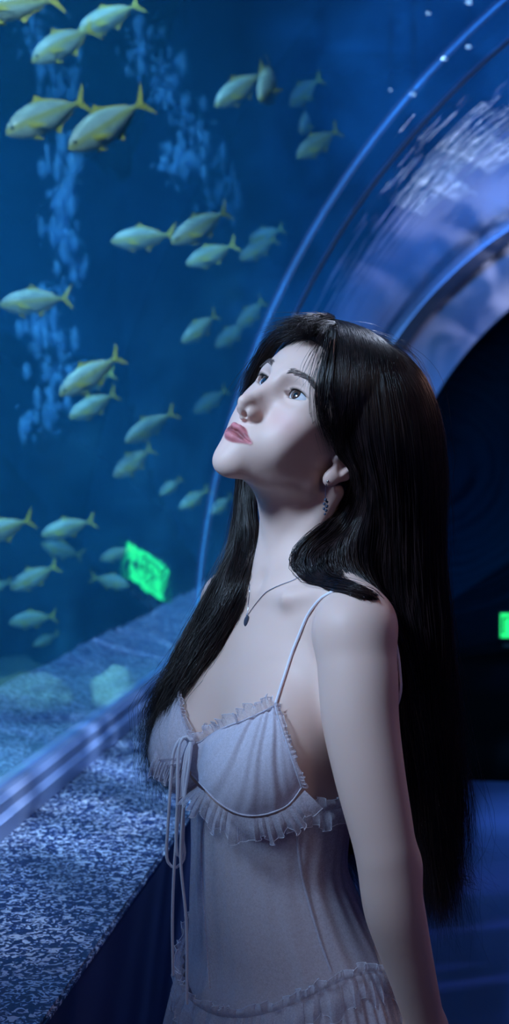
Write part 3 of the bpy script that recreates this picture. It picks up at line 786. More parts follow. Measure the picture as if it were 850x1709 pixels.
def body_sdf(P):
    L = to_body(P); H = to_head(P)
    d = torso(L)
    hd = at(728, 1800, 1.60) - NA[-1]
    a = near_only(P, (NA[0] + NA[-1]) / 2, .38, lambda Q: smin(limb(Q, NA, NR, 84), sph(Q, NA[0] + [0, 0, .002], .0445), .012))
    a = smin(a, near_only(P, ELB, .06, lambda Q: sph(Q, ELB, .0180)), .03)
    a = smin(a, near_only(P, NA[-1] + hd / np.linalg.norm(hd) * .09, .17, lambda Q: hand(Q, NA[-1], hd, LB * .8 + BB * .4, 1.)), .012)
    b = near_only(P, (FA[0] + FA[-1]) / 2, .38, lambda Q: limb(Q, FA, FR))
    hf = bw(-.045, .155, .60) - bw(-.07, .150, .785)
    b = smin(b, near_only(P, FA[-1] + hf / np.linalg.norm(hf) * .09, .17, lambda Q: hand(Q, FA[-1], hf, BB - LB * .5, -1.)), .012)
    d = smin(d, a, .016); d = smin(d, b, .016)
    n = cone(P, NECK0, NECK1, .0430, .0425)
    n = smin(n, cone(P, bw(0, .05, 1.28), hw(0, .055, -.02), .045, .045), .03)
    hd = near_only(P, hw(0, -.01, .01), .21, lambda Q: head(to_head(Q)) * HS)
    n = smin(n, hd, .022)
    for s in (1, -1):      # neck muscles down to the notch
        n = smin(n, cone(P, hw(s * .058, .022, -.035), bw(s * .012, -.022, 1.304), .0105, .0055), .02)
    return smin(d, n, .022)

PERSON = empty('person', tuple(bw(0, 0, 0)))
tag(PERSON, 'young woman with long dark hair in a sheer white ruffled dress, gazing up', 'person')
def child(o):
    o.parent = PERSON; o.matrix_parent_inverse = Matrix.Translation(-PERSON.location); return o

# body coarse below the neck cut, head fine above it
CUTP = hw(0, .03, -.075) * .45 + NECK0 * .55
CUTN = (NECK1 - NECK0) / np.linalg.norm(NECK1 - NECK0)
def clip_mesh(V, Q, p, n, keep_above):
    bm = bmesh.new(); vs = [bm.verts.new(v) for v in V]
    for q in Q:
        if len(set(q)) == 4:
            try: bm.faces.new([vs[i] for i in q])
            except ValueError: pass
    bmesh.ops.bisect_plane(bm, geom=bm.verts[:] + bm.edges[:] + bm.faces[:], plane_co=p, plane_no=n, clear_inner=keep_above, clear_outer=not keep_above)
    return bm
def corner_box(f, pts, pad):
    P = np.array(pts); return P.min(0) - pad, P.max(0) + pad
hc = [hw(x, y, z) for x in (-.085, .085) for y in (-.13, .10) for z in (-.11, .135)] + [CUTP - .03, CUTP + .03]
lo, hi = corner_box(None, hc, .01)
def head_only(P): return np.maximum(body_sdf(P), -((P - CUTP) @ CUTN) - .004)
HV, HQ = cached('head', lambda: surface_nets(head_only, lo, hi, .00105))
pts = [bw(x, y, z) for x in (-.22, .17) for y in (-.17, .16) for z in (0, 1.36)] + [NA[i] for i in range(9)] + [at(735, 1890, 1.6)]
lo2, hi2 = corner_box(None, pts, .06); lo2[2] = -.006; hi2[2] = CUTP[2] + .06
def body_only(P): return np.maximum(body_sdf(P), (P - CUTP) @ CUTN - .006)
BV, BQ = cached('body', lambda: surface_nets(body_only, lo2, hi2, .0028))
b1 = clip_mesh(HV, HQ, CUTP, CUTN, True); b2 = clip_mesh(BV, BQ, CUTP, CUTN, False)
t1 = bpy.data.meshes.new('t'); b1.to_mesh(t1); b1.free(); b2.from_mesh(t1); bpy.data.meshes.remove(t1)
edge = [v for v in b2.verts if abs((np.array(v.co) - CUTP) @ CUTN) < 1e-5]
bmesh.ops.remove_doubles(b2, verts=edge, dist=.0006)
me = bpy.data.meshes.new('body'); b2.to_mesh(me); b2.free()
BODY = child(link(bpy.data.objects.new('body', me)))
me.polygons.foreach_set('use_smooth', np.ones(len(me.polygons), bool))
# skin colouring: lips and a little blush
V = np.empty(len(me.vertices) * 3); me.vertices.foreach_get('co', V); V = V.reshape(-1, 3)
H = to_head(V); near = (np.abs(H) < .16).all(1)
lipw = np.zeros(len(V)); bl = np.zeros(len(V))
u, l = lips(H[near]); w = np.clip(1 - (np.minimum(u, l) - .0010) / .0012, 0, 1); w[H[near][:, 1] > -.080] = 0; lipw[near] = w
w2 = np.clip(1 - (np.minimum(u, l) - .0030) / .0012, 0, 1); hz = H[near]; w2[(hz[:, 1] > -.078) | (hz[:, 2] > -.0415) | (hz[:, 2] < -.0498) | (np.abs(hz[:, 0]) > .0205)] = 0; w2 = w2 * np.clip((.0205 - np.abs(hz[:, 0])) / .006, 0, 1); inl = np.zeros(len(V)); inl[near] = np.clip(w2 - 1.0 * np.clip(1 - (np.minimum(u, l) + .0002) / .0006, 0, 1), 0, 1)
S = H[near].copy(); S[:, 0] = np.abs(S[:, 0])
bl[near] = .40 * np.exp(-(np.linalg.norm((S - [.040, -.082, -.008]) / [.020, .03, .014], axis=1) ** 2)) + .35 * np.exp(-(np.linalg.norm((S - [.069, .01, -.01]) / [.012, .02, .03], axis=1) ** 2))
base = np.array(rgb(226, 190, 176)[:3]); lipc = np.array(rgb(206, 122, 126)[:3]); blc = np.array(rgb(222, 150, 146)[:3])
Cc = base * (1 - bl[:, None]) + blc * bl[:, None]; Cc = Cc * (1 - lipw[:, None]) + lipc * lipw[:, None]; Cc = Cc * (1 - inl[:, None]) + np.array(rgb(150, 82, 84)[:3]) * inl[:, None]
vcol(BODY, 'tone', Cc)
m = NT('skin'); at_ = m.add('ShaderNodeVertexColor', layer_name='tone'); m.link(at_.outputs[0], m.bsdf.inputs['Base Color'])
m.P(Roughness=.52); m.bsdf.inputs['Subsurface Weight'].default_value = .12; m.bsdf.inputs['Subsurface Radius'].default_value = (.010, .004, .002); m.bsdf.inputs['Subsurface Scale'].default_value = 1.0
m.bsdf.inputs['Specular IOR Level'].default_value = .38
tc = m.add('ShaderNodeTexCoord'); nz = m.add('ShaderNodeTexNoise', i_Scale=900., i_Detail=2.); bp = m.add('ShaderNodeBump', i_Strength=.05, i_Distance=.001)
m.link(tc.outputs['Object'], nz.inputs['Vector']); m.link(nz.outputs[0], bp.inputs['Height']); m.link(bp.outputs[0], m.bsdf.inputs['Normal'])
me.materials.append(m.m); SKIN = m.m
# ================================================================== eyes, lashes, brows
def eye_mat():
    m = NT('eyeball'); tc = m.add('ShaderNodeTexCoord'); sp = m.add('ShaderNodeSeparateXYZ'); m.link(tc.outputs['Object'], sp.inputs[0])
    le = m.add('ShaderNodeVectorMath', operation='LENGTH'); mu = m.add('ShaderNodeVectorMath', operation='MULTIPLY'); mu.inputs[1].default_value = (1, 0, 1)
    m.link(tc.outputs['Object'], mu.inputs[0]); m.link(mu.outputs[0], le.inputs[0])
    sc = m.add('ShaderNodeMath', operation='MULTIPLY', i_1=100.); m.link(le.outputs['Value'], sc.inputs[0])
    rp = ramp(m, [(.0, (.004, .004, .005, 1)), (.25, (.004, .004, .005, 1)), (.30, rgb(56, 40, 36)), (.54, rgb(80, 58, 50)), (.62, rgb(28, 22, 22)), (.68, rgb(205, 205, 212))])
    m.link(sc.outputs[0], rp.inputs[0]); m.link(rp.outputs[0], m.bsdf.inputs['Base Color']); m.P(Roughness=.08)
    m.bsdf.inputs['Coat Weight'].default_value = 1
    return m.m
EYM = eye_mat()
GAZE = np.array([.04, -1, .12]); GAZE /= np.linalg.norm(GAZE)
for s in (1, -1):
    bm = bmesh.new(); bmesh.ops.create_uvsphere(bm, u_segments=48, v_segments=32, radius=ER * HS, matrix=Matrix.Rotation(math.pi / 2, 4, 'X'))
    for v in bm.verts:      # cornea bulge
        rr = math.hypot(v.co.x, v.co.z)
        if v.co.y < 0 and rr < .0070: v.co.y -= .0007 * (1 - (rr / .0070) ** 2)
    o = mesh_bm('eye', bm, EYM)
    z = -RHD @ GAZE; x = RHD @ np.array([1., 0, 0]); x -= z * (x @ z); x /= np.linalg.norm(x); up_ = np.cross(z, x)
    # local y axis is -gaze
    yv = -(RHD @ GAZE); zv = np.cross(x, yv)
    c = hw(s * EX, EYC, EZ)
    o.matrix_world = Matrix(((x[0], yv[0], zv[0], c[0]), (x[1], yv[1], zv[1], c[1]), (x[2], yv[2], zv[2], c[2]), (0, 0, 0, 1)))
    child(o)
HAIRDARK = simple('lash', rgb(20, 15, 16), .5)
def eye_surf(x, dz, r=.0183):
    y = EYC - math.sqrt(max(r * r - x * x - dz * dz, 1e-8)); return y
for s in (1, -1):
    cur, rad = [], []
    for k in range(46):
        dx = -.0110 + .0276 * k / 45; zu, zl = lid_curves(np.array([dx])); zu, zl = float(zu[0]), float(zl[0])
        y = eye_surf(dx, zu); ln = .0036 + .0028 * (k / 45); out = dx * .35
        p0 = np.array([EX + dx, y + .0006, EZ + zu]); p1 = p0 + [out * .35, -ln * .65, -ln * .05]; p2 = p0 + [out * .8, -ln * 1.05, ln * .40]
        cur.append(catmull([hw(s * p[0], p[1], p[2]) for p in (p0, p1, p2)], 5)); rad.append([.00026, .00024, .0002, .00013, .00003])
        if k % 2 == 0:
            y = eye_surf(dx, zl); p0 = np.array([EX + dx, y + .0004, EZ + zl]); ln = .0026
            cur.append(catmull([hw(s * p[0], p[1], p[2]) for p in (p0, p0 + [out * .2, -ln * .7, -ln * .4], p0 + [out * .4, -ln, -ln * .9])], 5)); rad.append([.00014, .00012, .0001, .00006, .00003])
    child(tubes('eyelashes', cur, np.array(rad), 3, HAIRDARK))
    # upper lid line
    P = [];
    for dx in np.linspace(-.0134, .0168, 18):
        zu = float(lid_curves(np.array([dx]))[0][0]); P.append(hw(s * (EX + dx), eye_surf(dx, zu, .0180), EZ + zu))
    child(tubes('lid_line', [np.array(P)], np.concatenate([np.linspace(.0004, .0009, 14), [.0009, .0008, .0006, .0003]]), 5, HAIRDARK))
    cur, rad = [], []
    r_ = np.random.default_rng(5)
    for k in range(230):
        t = r_.random(); w = (r_.random() - .5) * (1 - .55 * t)
        x = .013 + .037 * t; z = .0415 + .0050 * math.sin(min(t / .65, 1) * 1.57) - .006 * max(t - .65, 0) / .35 + w * .0072
        # find surface by marching along -y
        cur.append((x, z, t)); 
    X = np.array(cur); lo_, hi_ = np.full(len(X), -.14), np.full(len(X), -.03)
    for _ in range(22):
        mid = (lo_ + hi_) / 2; dd = head(np.stack([X[:, 0], mid, X[:, 1]], -1)); ins = dd < 0
        hi_ = np.where(ins, mid, hi_); lo_ = np.where(ins, lo_, mid)
    Y = hi_
    cc = []
    for (x, z, t), y in zip(X, Y):
        L = .0075; dxv = np.array([.75 + .2 * t, .25, .55 - .75 * t]); dxv /= np.linalg.norm(dxv)
        cc.append(np.array([hw(s * p[0], p[1], p[2]) for p in (np.array([x, y + .0003, z]), np.array([x, y - .0006, z]) + dxv * L * .5, np.array([x, y - .0002, z]) + dxv * L)]))
    child(tubes('eyebrow', cc, np.tile([.00015, .00014, .00005], (len(cc), 1)), 3, simple('brow', rgb(104, 88, 84), .6)))
# ================================================================== hair
from mathutils.bvhtree import BVHTree
_bm = bmesh.new(); _bm.from_mesh(BODY.data); BVH = BVHTree.FromBMesh(_bm); _bm.free()
def surf(u, v, off=0., fallback=None):
    """distance along the view axis of the body at a photo pixel, less off"""
    d = Vector(at(u, v, 1.) - CAM); ln = d.length
    h = BVH.ray_cast(Vector(CAM), d / ln, 5.)
    if h[0] is None: return fallback
    return h[3] / ln - off
def hair_mat(name, a, b, rough):
    m = NT(name); oi = m.add('ShaderNodeTexCoord'); nz = m.add('ShaderNodeTexNoise', i_Scale=140., i_Detail=1.); rp = ramp(m, [(.35, a), (.65, b)])
    mp = m.add('ShaderNodeMapping'); mp.inputs['Scale'].default_value = (1, 1, .12)
    m.link(oi.outputs['Object'], mp.inputs[0]); m.link(mp.outputs[0], nz.inputs['Vector']); m.link(nz.outputs[0], rp.inputs[0]); m.link(rp.outputs[0], m.bsdf.inputs['Base Color'])
    m.P(Roughness=rough); m.bsdf.inputs['Specular IOR Level'].default_value = .55
    return m.m
HAIR = hair_mat('hair', rgb(17, 12, 14), rgb(42, 29, 30), .34)
HCORE = simple('hair_under', rgb(16, 12, 14), .7)
def guide(pts):
    out = []; last = 1.64
    for u, v, d in pts:
        if d <= 0:
            e = surf(u, v, -d, None); d = e if e is not None and abs(e - last) < .09 else last
        last = d; out.append(at(u, v, d))
    return np.array(out)
def skull(P):
    H = to_head(P)
    return smin(ell(H, (0, .004, .048), (.072, .088, .080)), ell(H, (0, -.040, .045), (.058, .054, .058)), .03) * HS
def off_scalp(P, R):
    """lift strand points that lie inside the scalp hair to just above it"""
    sh = P.shape; Q = P.reshape(-1, 3); near = np.linalg.norm(Q - OH, axis=1) < .22
    q = Q[near]; lift = np.repeat(.0115 + .008 * R.random(sh[0]), sh[1])[near]
    for _ in range(2):
        e = .002; d = skull(q)
        g = np.stack([skull(q + [e, 0, 0]) - d, skull(q + [0, e, 0]) - d, skull(q + [0, 0, e]) - d], -1) / e
        g /= np.maximum(np.linalg.norm(g, axis=1, keepdims=True), 1e-6)
        q = q + g * np.maximum(lift - d, 0)[:, None]
    Q = Q.copy(); Q[near] = q
    return Q.reshape(sh)
def strands(name, guides, count, n, thick, r, seed, wave=.004, clump=.6, tipfree=.012, parent=None, jitter_w=.05, root_thick=.35, core=None, core_off=.014, tip_cut=.25):
    g = np.array([catmull(guide(p), n) for p in guides]); K = len(g)
    R = np.random.default_rng(seed)
    w = R.random(count) * (K - 1)
    ncl = max(6, count // 26); cw = R.random(ncl) * (K - 1); cn = np.abs(w[:, None] - cw[None]).argmin(1)
    s = np.linspace(0, 1, n)
    ww = w[:, None] * (1 - clump * s ** 1.2) + cw[cn][:, None] * clump * s ** 1.2
    ww = np.clip(ww + R.normal(0, jitter_w, (count, 1)), -.14, K - .87)
    k = np.clip(np.floor(ww).astype(int), 0, K - 2); f = (ww - k)[..., None]; ii = np.arange(n)[None]
    P = g[k, ii] * (1 - f) + g[k + 1, ii] * f if K > 1 else np.repeat(g, count, 0)
    view = P - CAM; view /= np.linalg.norm(view, axis=2, keepdims=True)
    dep = (R.random((count, 1)) ** 1.3) * thick
    cdep = R.random(ncl)[cn][:, None] * thick
    dd = dep * (1 - .5 * s) + cdep * .5 * s
    P = P + view * (dd * (root_thick + (1 - root_thick) * np.minimum(1, s * 4)))[..., None]
    # waves shared by a clump, small private wander
    ph = R.random((ncl, 3)) * 6.28; fr = 1.5 + 2.2 * R.random((ncl, 3)); am = R.normal(0, 1, (ncl, 3)) * wave
    P = P + (am[cn][:, None] * np.sin(ph[cn][:, None] + fr[cn][:, None] * s[None, :, None] * 6.28) * (s ** 1.3 + 1.3 * np.clip(s - .78, 0, 1) / .22)[None, :, None])
    ph = R.random((count, 3)) * 6.28; fr = 1 + 4 * R.random((count, 3)); am = R.normal(0, 1, (count, 3)) * wave * .35
    P = P + am[:, None] * np.sin(ph[:, None] + fr[:, None] * s[None, :, None] * 6.28) * (s ** 1.0)[None, :, None]
    P = P + R.normal(0, 1, (count, 1, 3)) * tipfree * (s ** 3)[None, :, None]
    # cut some strands short
    ln = 1 - tip_cut * R.random(count) ** 2
    idx = np.clip(ln[:, None] * s[None] * (n - 1), 0, n - 1.001); ki = idx.astype(int); fi = (idx - ki)[..., None]; rr = np.arange(count)[:, None]
    P = P[rr, ki] * (1 - fi) + P[rr, ki + 1] * fi
    P = off_scalp(P, R)
    rad = r * (.7 + .6 * R.random((count, 1))) * np.interp(s, [0, .05, .75, 1], [.7, 1, .9, .12])[None]
    o = tubes(name, P, rad, 3, HAIR, parent)
    if parent is None: child(o)
    if core:
        kk = np.linspace(0, K - 1, 4 * K); k0 = np.minimum(kk.astype(int), K - 2); f = (kk - k0)[:, None, None]
        S = g[k0] * (1 - f) + g[k0 + 1] * f
        vw = S - CAM; vw /= np.linalg.norm(vw, axis=2, keepdims=True)
        m_ = int(n * .93); S = S[:, :m_]; vw = vw[:, :m_]; sm = s[:m_]
        A = S + vw * (core_off * np.minimum(1, .35 + sm * 4))[None, :, None]; B = A + vw * .010
        nk = len(kk); i, j = np.meshgrid(np.arange(nk - 1), np.arange(m_ - 1), indexing='ij')
        q = np.stack([i * m_ + j, (i + 1) * m_ + j, (i + 1) * m_ + j + 1, i * m_ + j + 1], -1).reshape(-1, 4)
        N = nk * m_
        rim = []
        for i in range(nk - 1): rim += [(i * m_, (i + 1) * m_, (i + 1) * m_ + N, i * m_ + N), ((i + 1) * m_ - 1, (i + 2) * m_ - 1, (i + 2) * m_ - 1 + N, (i + 1) * m_ - 1 + N)]
        for j in range(m_ - 1): rim += [(j, j + 1, j + 1 + N, j + N), ((nk - 1) * m_ + j, (nk - 1) * m_ + j + 1, (nk - 1) * m_ + j + 1 + N, (nk - 1) * m_ + j + N)]
        c = mesh_np(core, np.vstack([A.reshape(-1, 3), B.reshape(-1, 3)]), np.vstack([q, q[:, ::-1] + N, np.array(rim)]), HCORE)
        c.parent = o
        if parent is None: pass
    return o
# scalp cap
def cap_sdf(P):
    H = to_head(P)
    d = smin(ell(H, (0, .004, .048), (.072, .088, .080)), ell(H, (0, -.040, .045), (.058, .054, .058)), .03) - .009
    fr = -.0084 - (H[:, 1] + .833 * H[:, 2])
    return smax(np.maximum(d, -d - .012), fr - 0, .004) * HS
hc = [hw(x, y, z) for x in (-.1, .1) for y in (-.12, .11) for z in (-.06, .15)]
lo, hi = corner_box(None, hc, .005)
CV, CQ = cached('cap', lambda: surface_nets(cap_sdf, lo, hi, .004))
cap = child(mesh_np('scalp_hair', CV, CQ, HAIR))

NEAR = [
 [(548,548,1.655),(549,585,1.628),(549,640,1.612),(549,690,1.606),(553,735,-.006),(566,762,-.007),(588,790,-.008),(570,845,-.012),(532,880,-.012),(500,910,-.013),(488,938,-.013),(504,964,-.013),(552,978,-.013),(605,992,-.012),(641,1022,1.595),(655,1060,1.61),(660,1090,1.65),(669,1180,1.64),(676,1300,1.63),(690,1440,1.63)],
 [(560,544,1.655),(572,600,1.61),(568,670,1.594),(574,730,1.594),(594,780,1.602),(604,830,1.622),(580,890,-.022),(530,925,-.022),(538,964,-.020),(612,990,-.018),(652,1035,1.60),(668,1110,1.64),(678,1220,1.635),(690,1360,1.63),(702,1460,1.63)],
 [(575,543,1.66),(600,590,1.61),(606,660,1.59),(613,740,1.588),(628,810,1.60),(632,880,1.62),(625,945,1.632),(640,1000,1.635),(665,1060,1.632),(680,1140,1.63),(692,1260,1.63),(702,1380,1.63),(710,1490,1.63)],
 [(590,547,1.668),(632,605,1.612),(646,680,1.594),(655,760,1.592),(662,840,1.605),(664,920,1.62),(670,1000,1.63),(688,1090,1.635),(700,1200,1.64),(712,1330,1.64),(720,1450,1.64),(726,1530,1.64)],
 [(600,550,1.675),(660,620,1.625),(684,710,1.61),(693,800,1.61),(698,890,1.62),(702,980,1.63),(712,1080,1.64),(722,1200,1.65),(732,1340,1.65),(735,1450,1.65),(738,1545,1.65)],
 [(608,553,1.682),(680,622,1.65),(712,705,1.64),(724,800,1.64),(728,900,1.645),(732,1000,1.65),(730,1120,1.66),(738,1250,1.665),(740,1360,1.665),(732,1450,1.665),(736,1530,1.66)],
 [(612,555,1.70),(690,604,1.69),(728,672,1.69),(742,765,1.69),(737,870,1.69),(739,980,1.69),(744,1100,1.70),(751,1220,1.70),(753,1330,1.70),(746,1420,1.70),(752,1490,1.70)]]
hair = strands('hair', NEAR, 6400, 46, .018, .00031, 11, wave=.006, clump=.55, core='hair_underlayer', core_off=.020)
BACK = [
 [(600,700,1.79),(575,900,1.80),(560,1050,1.805),(553,1200,1.805),(556,1350,1.80),(575,1440,1.79),(612,1500,1.78)],
 [(640,690,1.79),(620,900,1.80),(612,1050,1.80),(606,1200,1.80),(612,1350,1.79),(628,1450,1.78),(650,1510,1.77)],
 [(680,690,1.785),(680,900,1.79),(676,1050,1.79),(672,1200,1.79),(678,1350,1.78),(690,1450,1.77),(700,1520,1.76)],
 [(610,556,1.72),(690,615,1.745),(722,690,1.76),(736,790,1.765),(732,950,1.765),(736,1150,1.765),(738,1350,1.76),(734,1470,1.75),(738,1540,1.74)]]
strands('hair_back', BACK, 2200, 20, .02, .00040, 12, wave=.005, clump=.5, core='hair_underlayer', core_off=.010)
# the side wall between front and back masses along the outline
SIDE = [
 [(612,555,1.70),(690,604,1.69),(729,672,1.69),(743,765,1.69),(738,870,1.69),(740,980,1.69),(745,1100,1.70),(752,1220,1.70),(753,1330,1.70),(746,1420,1.70),(765,1470,1.70),(782,1476,1.70)],
 [(612,556,1.715),(692,610,1.72),(730,680,1.725),(743,770,1.73),(739,880,1.73),(741,1000,1.73),(746,1150,1.735),(754,1280,1.735),(752,1380,1.73),(738,1460,1.725),(730,1520,1.72),(734,1560,1.72)]]
strands('hair_outline', SIDE, 1100, 28, .014, .00028, 13, wave=.007, clump=.65, tipfree=.02)
FAR = [
 [(500,545,1.69),(452,566,1.715),(425,606,1.738),(408,660,1.76),(400,740,1.775),(396,820,1.768),(388,905,1.757),(355,985,1.745),(318,1062,1.735),(284,1132,1.715),(264,1200,1.705),(260,1260,1.70),(268,1315,1.70)],
 [(505,545,1.685),(462,566,1.71),(436,600,1.735),(424,660,1.765),(412,740,1.775),(408,820,1.762),(412,900,1.738),(390,985,-.016),(350,1060,-.016),(306,1130,-.015),(276,1200,1.692),(269,1270,1.69),(280,1320,1.69)],
 [(510,545,1.68),(476,568,1.70),(452,600,1.735),(440,700,1.775),(428,790,1.77),(424,835,1.755),(428,895,-.012),(413,972,-.014),(381,1048,-.014),(337,1110,-.013),(299,1160,-.011),(284,1210,1.686),(277,1275,1.688)]]
strands('side_lock', FAR, 3200, 24, .022, .00029, 14, wave=.0065, clump=.5, core='hair_underlayer', core_off=.016)
# fringe across the forehead
R = np.random.default_rng(21)
def wisp(name, lines, per, r, seed, spread=.0022, off=.004, n=16):
    Rr = np.random.default_rng(seed); cur = []
    for ln in lines:
        pts = [(p[0], p[1], p[2] if len(p) > 2 else surf(p[0], p[1], off, None)) for p in ln]
        ok = [p[2] for p in pts if p[2]]
        last = ok[0] if ok else 1.64
        P = []
        for u, v, d in pts:
            if d is None or abs(d - last) > .05: d = last
            last = d; P.append(at(u, v, d))
        C = off_scalp(catmull(P, n)[None], Rr)[0]
        for q in range(per):
            s = np.linspace(0, 1, n)[:, None]
            cur.append(C + Rr.normal(0, 1, 3) * spread * (.5 + s) + Rr.normal(0, 1, 3) * spread * 1.6 * s ** 2 + FV * -abs(Rr.normal(0, .0015)))
    return child(tubes(name, cur, r * np.interp(np.linspace(0, 1, n), [0, .6, 1], [1, .9, .15]), 3, HAIR))
top = lambda u: (u, 556)
FR_FAR, FR_NEAR = [], []
for k in range(26):
    t = k / 25; n_ = lambda a: R.normal(0, a)
    FR_FAR.append([(478 + 58 * t, 548 - 2 * t, 1.665 - .02 * t), (458 + 48 * t + n_(2), 560 + 3 * t, 1.668 - .02 * t), (440 + 26 * t + n_(2), 582 - 2 * t, 1.680 - .010 * t), (427 + 14 * t + n_(3), 608 + n_(3), 1.697), (418 + 6 * t + n_(4), 640 + n_(8), 1.708), (406 + 8 * t + n_(5), 678 + n_(14), 1.718)])
for k in range(11):
    t = k / 10; u0 = 536 + 20 * t
    FR_NEAR.append([(u0 + 6, 552), (u0 - 6 - 4 * t, 585), (u0 - 22 + 8 * t + R.normal(0, 3), 622), (u0 - 32 + 16 * t + R.normal(0, 4), 655 + R.normal(0, 6))])
FR_SIDE = []
for k in range(12):
    t = k / 11; u0 = 545 + 14 * t
    FR_SIDE.append([(u0 + 4, 552), (u0 - 4, 600), (u0 - 14 + 8 * t + R.normal(0, 2), 645), (u0 - 14 + 10 * t + R.normal(0, 3), 690), (u0 - 2 + 6 * t + R.normal(0, 3), 722 + R.normal(0, 6)), (u0 + 6 + 8 * t, 742 + R.normal(0, 6))])
FR_TOP = []
for k in range(22):
    t = k / 21; n_ = lambda a: R.normal(0, a)
    FR_TOP.append([(548 + 6 * t, 545, 1.655), (530 + 14 * t, 549 + 2 * t, 1.645), (506 + 30 * t + n_(2), 556 + 5 * t, 1.640), (484 + 42 * t + n_(3), 566 + 12 * t, 1.648 - .012 * t), (466 + 50 * t + n_(4), 582 + 12 * t + n_(3), 1.668 - .035 * t)])
FR_ROOT = [[(558 + R.normal(0, 3), 546), (541 + R.normal(0, 3), 552), (527 + R.normal(0, 3), 557), (516 + R.normal(0, 4), 563 + R.normal(0, 2)), (508 + R.normal(0, 4), 571 + R.normal(0, 3))] for k in range(14)]
FR_ROOT += [[(560 + R.normal(0, 3), 547), (550 + R.normal(0, 3), 555), (543 + R.normal(0, 3), 564), (538 + R.normal(0, 3), 575)] for k in range(10)]
wisp('fringe', FR_ROOT, 26, .00028, 5, spread=.0020, off=.012)
wisp('fringe', FR_TOP, 30, .00030, 4, spread=.0042)
wisp('fringe', FR_FAR, 14, .00030, 1, spread=.003)
wisp('fringe', FR_NEAR, 4, .00024, 2)
wisp('fringe', FR_SIDE, 14, .00030, 3)

# loose single hairs around the outline
def flyaways(name, lines, per, r, seed, spread):
    Rr = np.random.default_rng(seed); cur = []
    for ln in lines:
        C0 = catmull(guide(ln), 18); s = np.linspace(0, 1, 18)[:, None]
        for q in range(per):
            a, b = Rr.random() * .3, .55 + Rr.random() * .45
            C = catmull(C0[int(a * 17):max(int(b * 17), int(a * 17) + 4)], 18)
            cur.append(C + Rr.normal(0, 1, 3) * spread * .4 + Rr.normal(0, 1, 3) * spread * s ** 1.5 + Rr.normal(0, 1, 3) * spread * .5 * np.sin(s * Rr.uniform(3, 7)))
    return child(tubes(name, cur, r * np.interp(np.linspace(0, 1, 18), [0, .7, 1], [1, .8, .2]), 3, HAIR))
flyaways('loose_hair', [
 [(560,541,1.68),(640,566,1.69),(712,630,1.69),(738,740,1.69),(748,860,1.69)], [(700,620,1.69),(742,760,1.69),(748,940,1.69),(752,1100,1.70)],
 [(742,900,1.69),(750,1050,1.70),(762,1200,1.70),(768,1330,1.70)], [(745,1150,1.70),(760,1300,1.70),(765,1400,1.70),(782,1455,1.70),(796,1470,1.70)],
 [(735,1300,1.69),(738,1420,1.69),(752,1480,1.69),(770,1500,1.69),(762,1530,1.69)], [(715,1350,1.66),(722,1450,1.66),(735,1520,1.66),(745,1555,1.66)]], 26, .00020, 31, .008)
flyaways('loose_hair', [
 [(470,556,1.70),(430,600,1.735),(408,655,1.76),(392,720,1.77)], [(408,830,1.76),(394,890,1.75),(360,960,1.74),(322,1040,1.73),(290,1110,1.71)],
 [(330,1050,1.70),(300,1130,1.69),(275,1200,1.69),(272,1290,1.69)]], 22, .00018, 32, .007)

# curling ends of the long hair
Rr = np.random.default_rng(41); cur = []
for ln, k in (([(738,1340,1.69),(737,1400,1.69),(744,1448,1.69),(762,1474,1.69),(783,1480,1.69),(797,1468,1.69)], 60), ([(742,1360,1.69),(744,1420,1.69),(756,1458,1.69),(776,1466,1.69),(790,1478,1.69),(784,1496,1.69)], 50),
              ([(730,1380,1.68),(734,1440,1.68),(748,1490,1.68),(752,1520,1.68),(742,1545,1.68)], 60), ([(722,1380,1.67),(728,1450,1.67),(740,1500,1.67),(736,1540,1.67),(722,1552,1.67)], 60),
              ([(712,1380,1.66),(720,1460,1.66),(730,1520,1.66),(740,1558,1.66),(738,1572,1.66)], 50), ([(745,1300,1.70),(752,1380,1.70),(750,1450,1.70),(762,1500,1.70),(756,1525,1.70)], 50)):
    C = catmull(guide(ln), 26); s = np.linspace(0, 1, 26)[:, None]
    for q in range(k):
        e = .55 + .45 * Rr.random(); Cq = catmull(C[:max(6, int(26 * e))], 26)
        cur.append(Cq + Rr.normal(0, 1, 3) * .0065 * (1 - .55 * s) + Rr.normal(0, 1, 3) * .006 * s ** 2)
child(tubes('hair_ends', cur, .00026 * np.interp(np.linspace(0, 1, 26), [0, .7, 1], [1, .9, .15]), 3, HAIR))
# ================================================================== the dress
def cloth(name, col, alpha, bump=.25, scale=430., rough=.75):
    m = NT(name); tc = m.add('ShaderNodeTexCoord')
    vo = m.add('ShaderNodeTexNoise', i_Scale=scale, i_Detail=2., i_Distortion=1.5); m.link(tc.outputs['Object'], vo.inputs['Vector'])
    bp = m.add('ShaderNodeBump', i_Strength=bump, i_Distance=.0015); m.link(vo.outputs[0], bp.inputs['Height']); m.link(bp.outputs[0], m.bsdf.inputs['Normal'])
    rp = ramp(m, [(.35, (alpha - .10,) * 3 + (1,)), (.65, (min(1, alpha + .08),) * 3 + (1,))]); m.link(vo.outputs[0], rp.inputs[0]); m.link(rp.outputs[0], m.bsdf.inputs['Alpha'])
    m.P(Base_Color=col, Roughness=rough); m.bsdf.inputs['Sheen Weight'].default_value = .25
    return m.m
WHITE = rgb(222, 216, 232)
SHEER = cloth('sheer_cloth', WHITE, .54); CUPM = cloth('gathered_cloth', WHITE, .80); FRILL = cloth('frill_cloth', WHITE, .44, .2); CORD = simple('cord_cloth', rgb(228, 226, 238), .7)

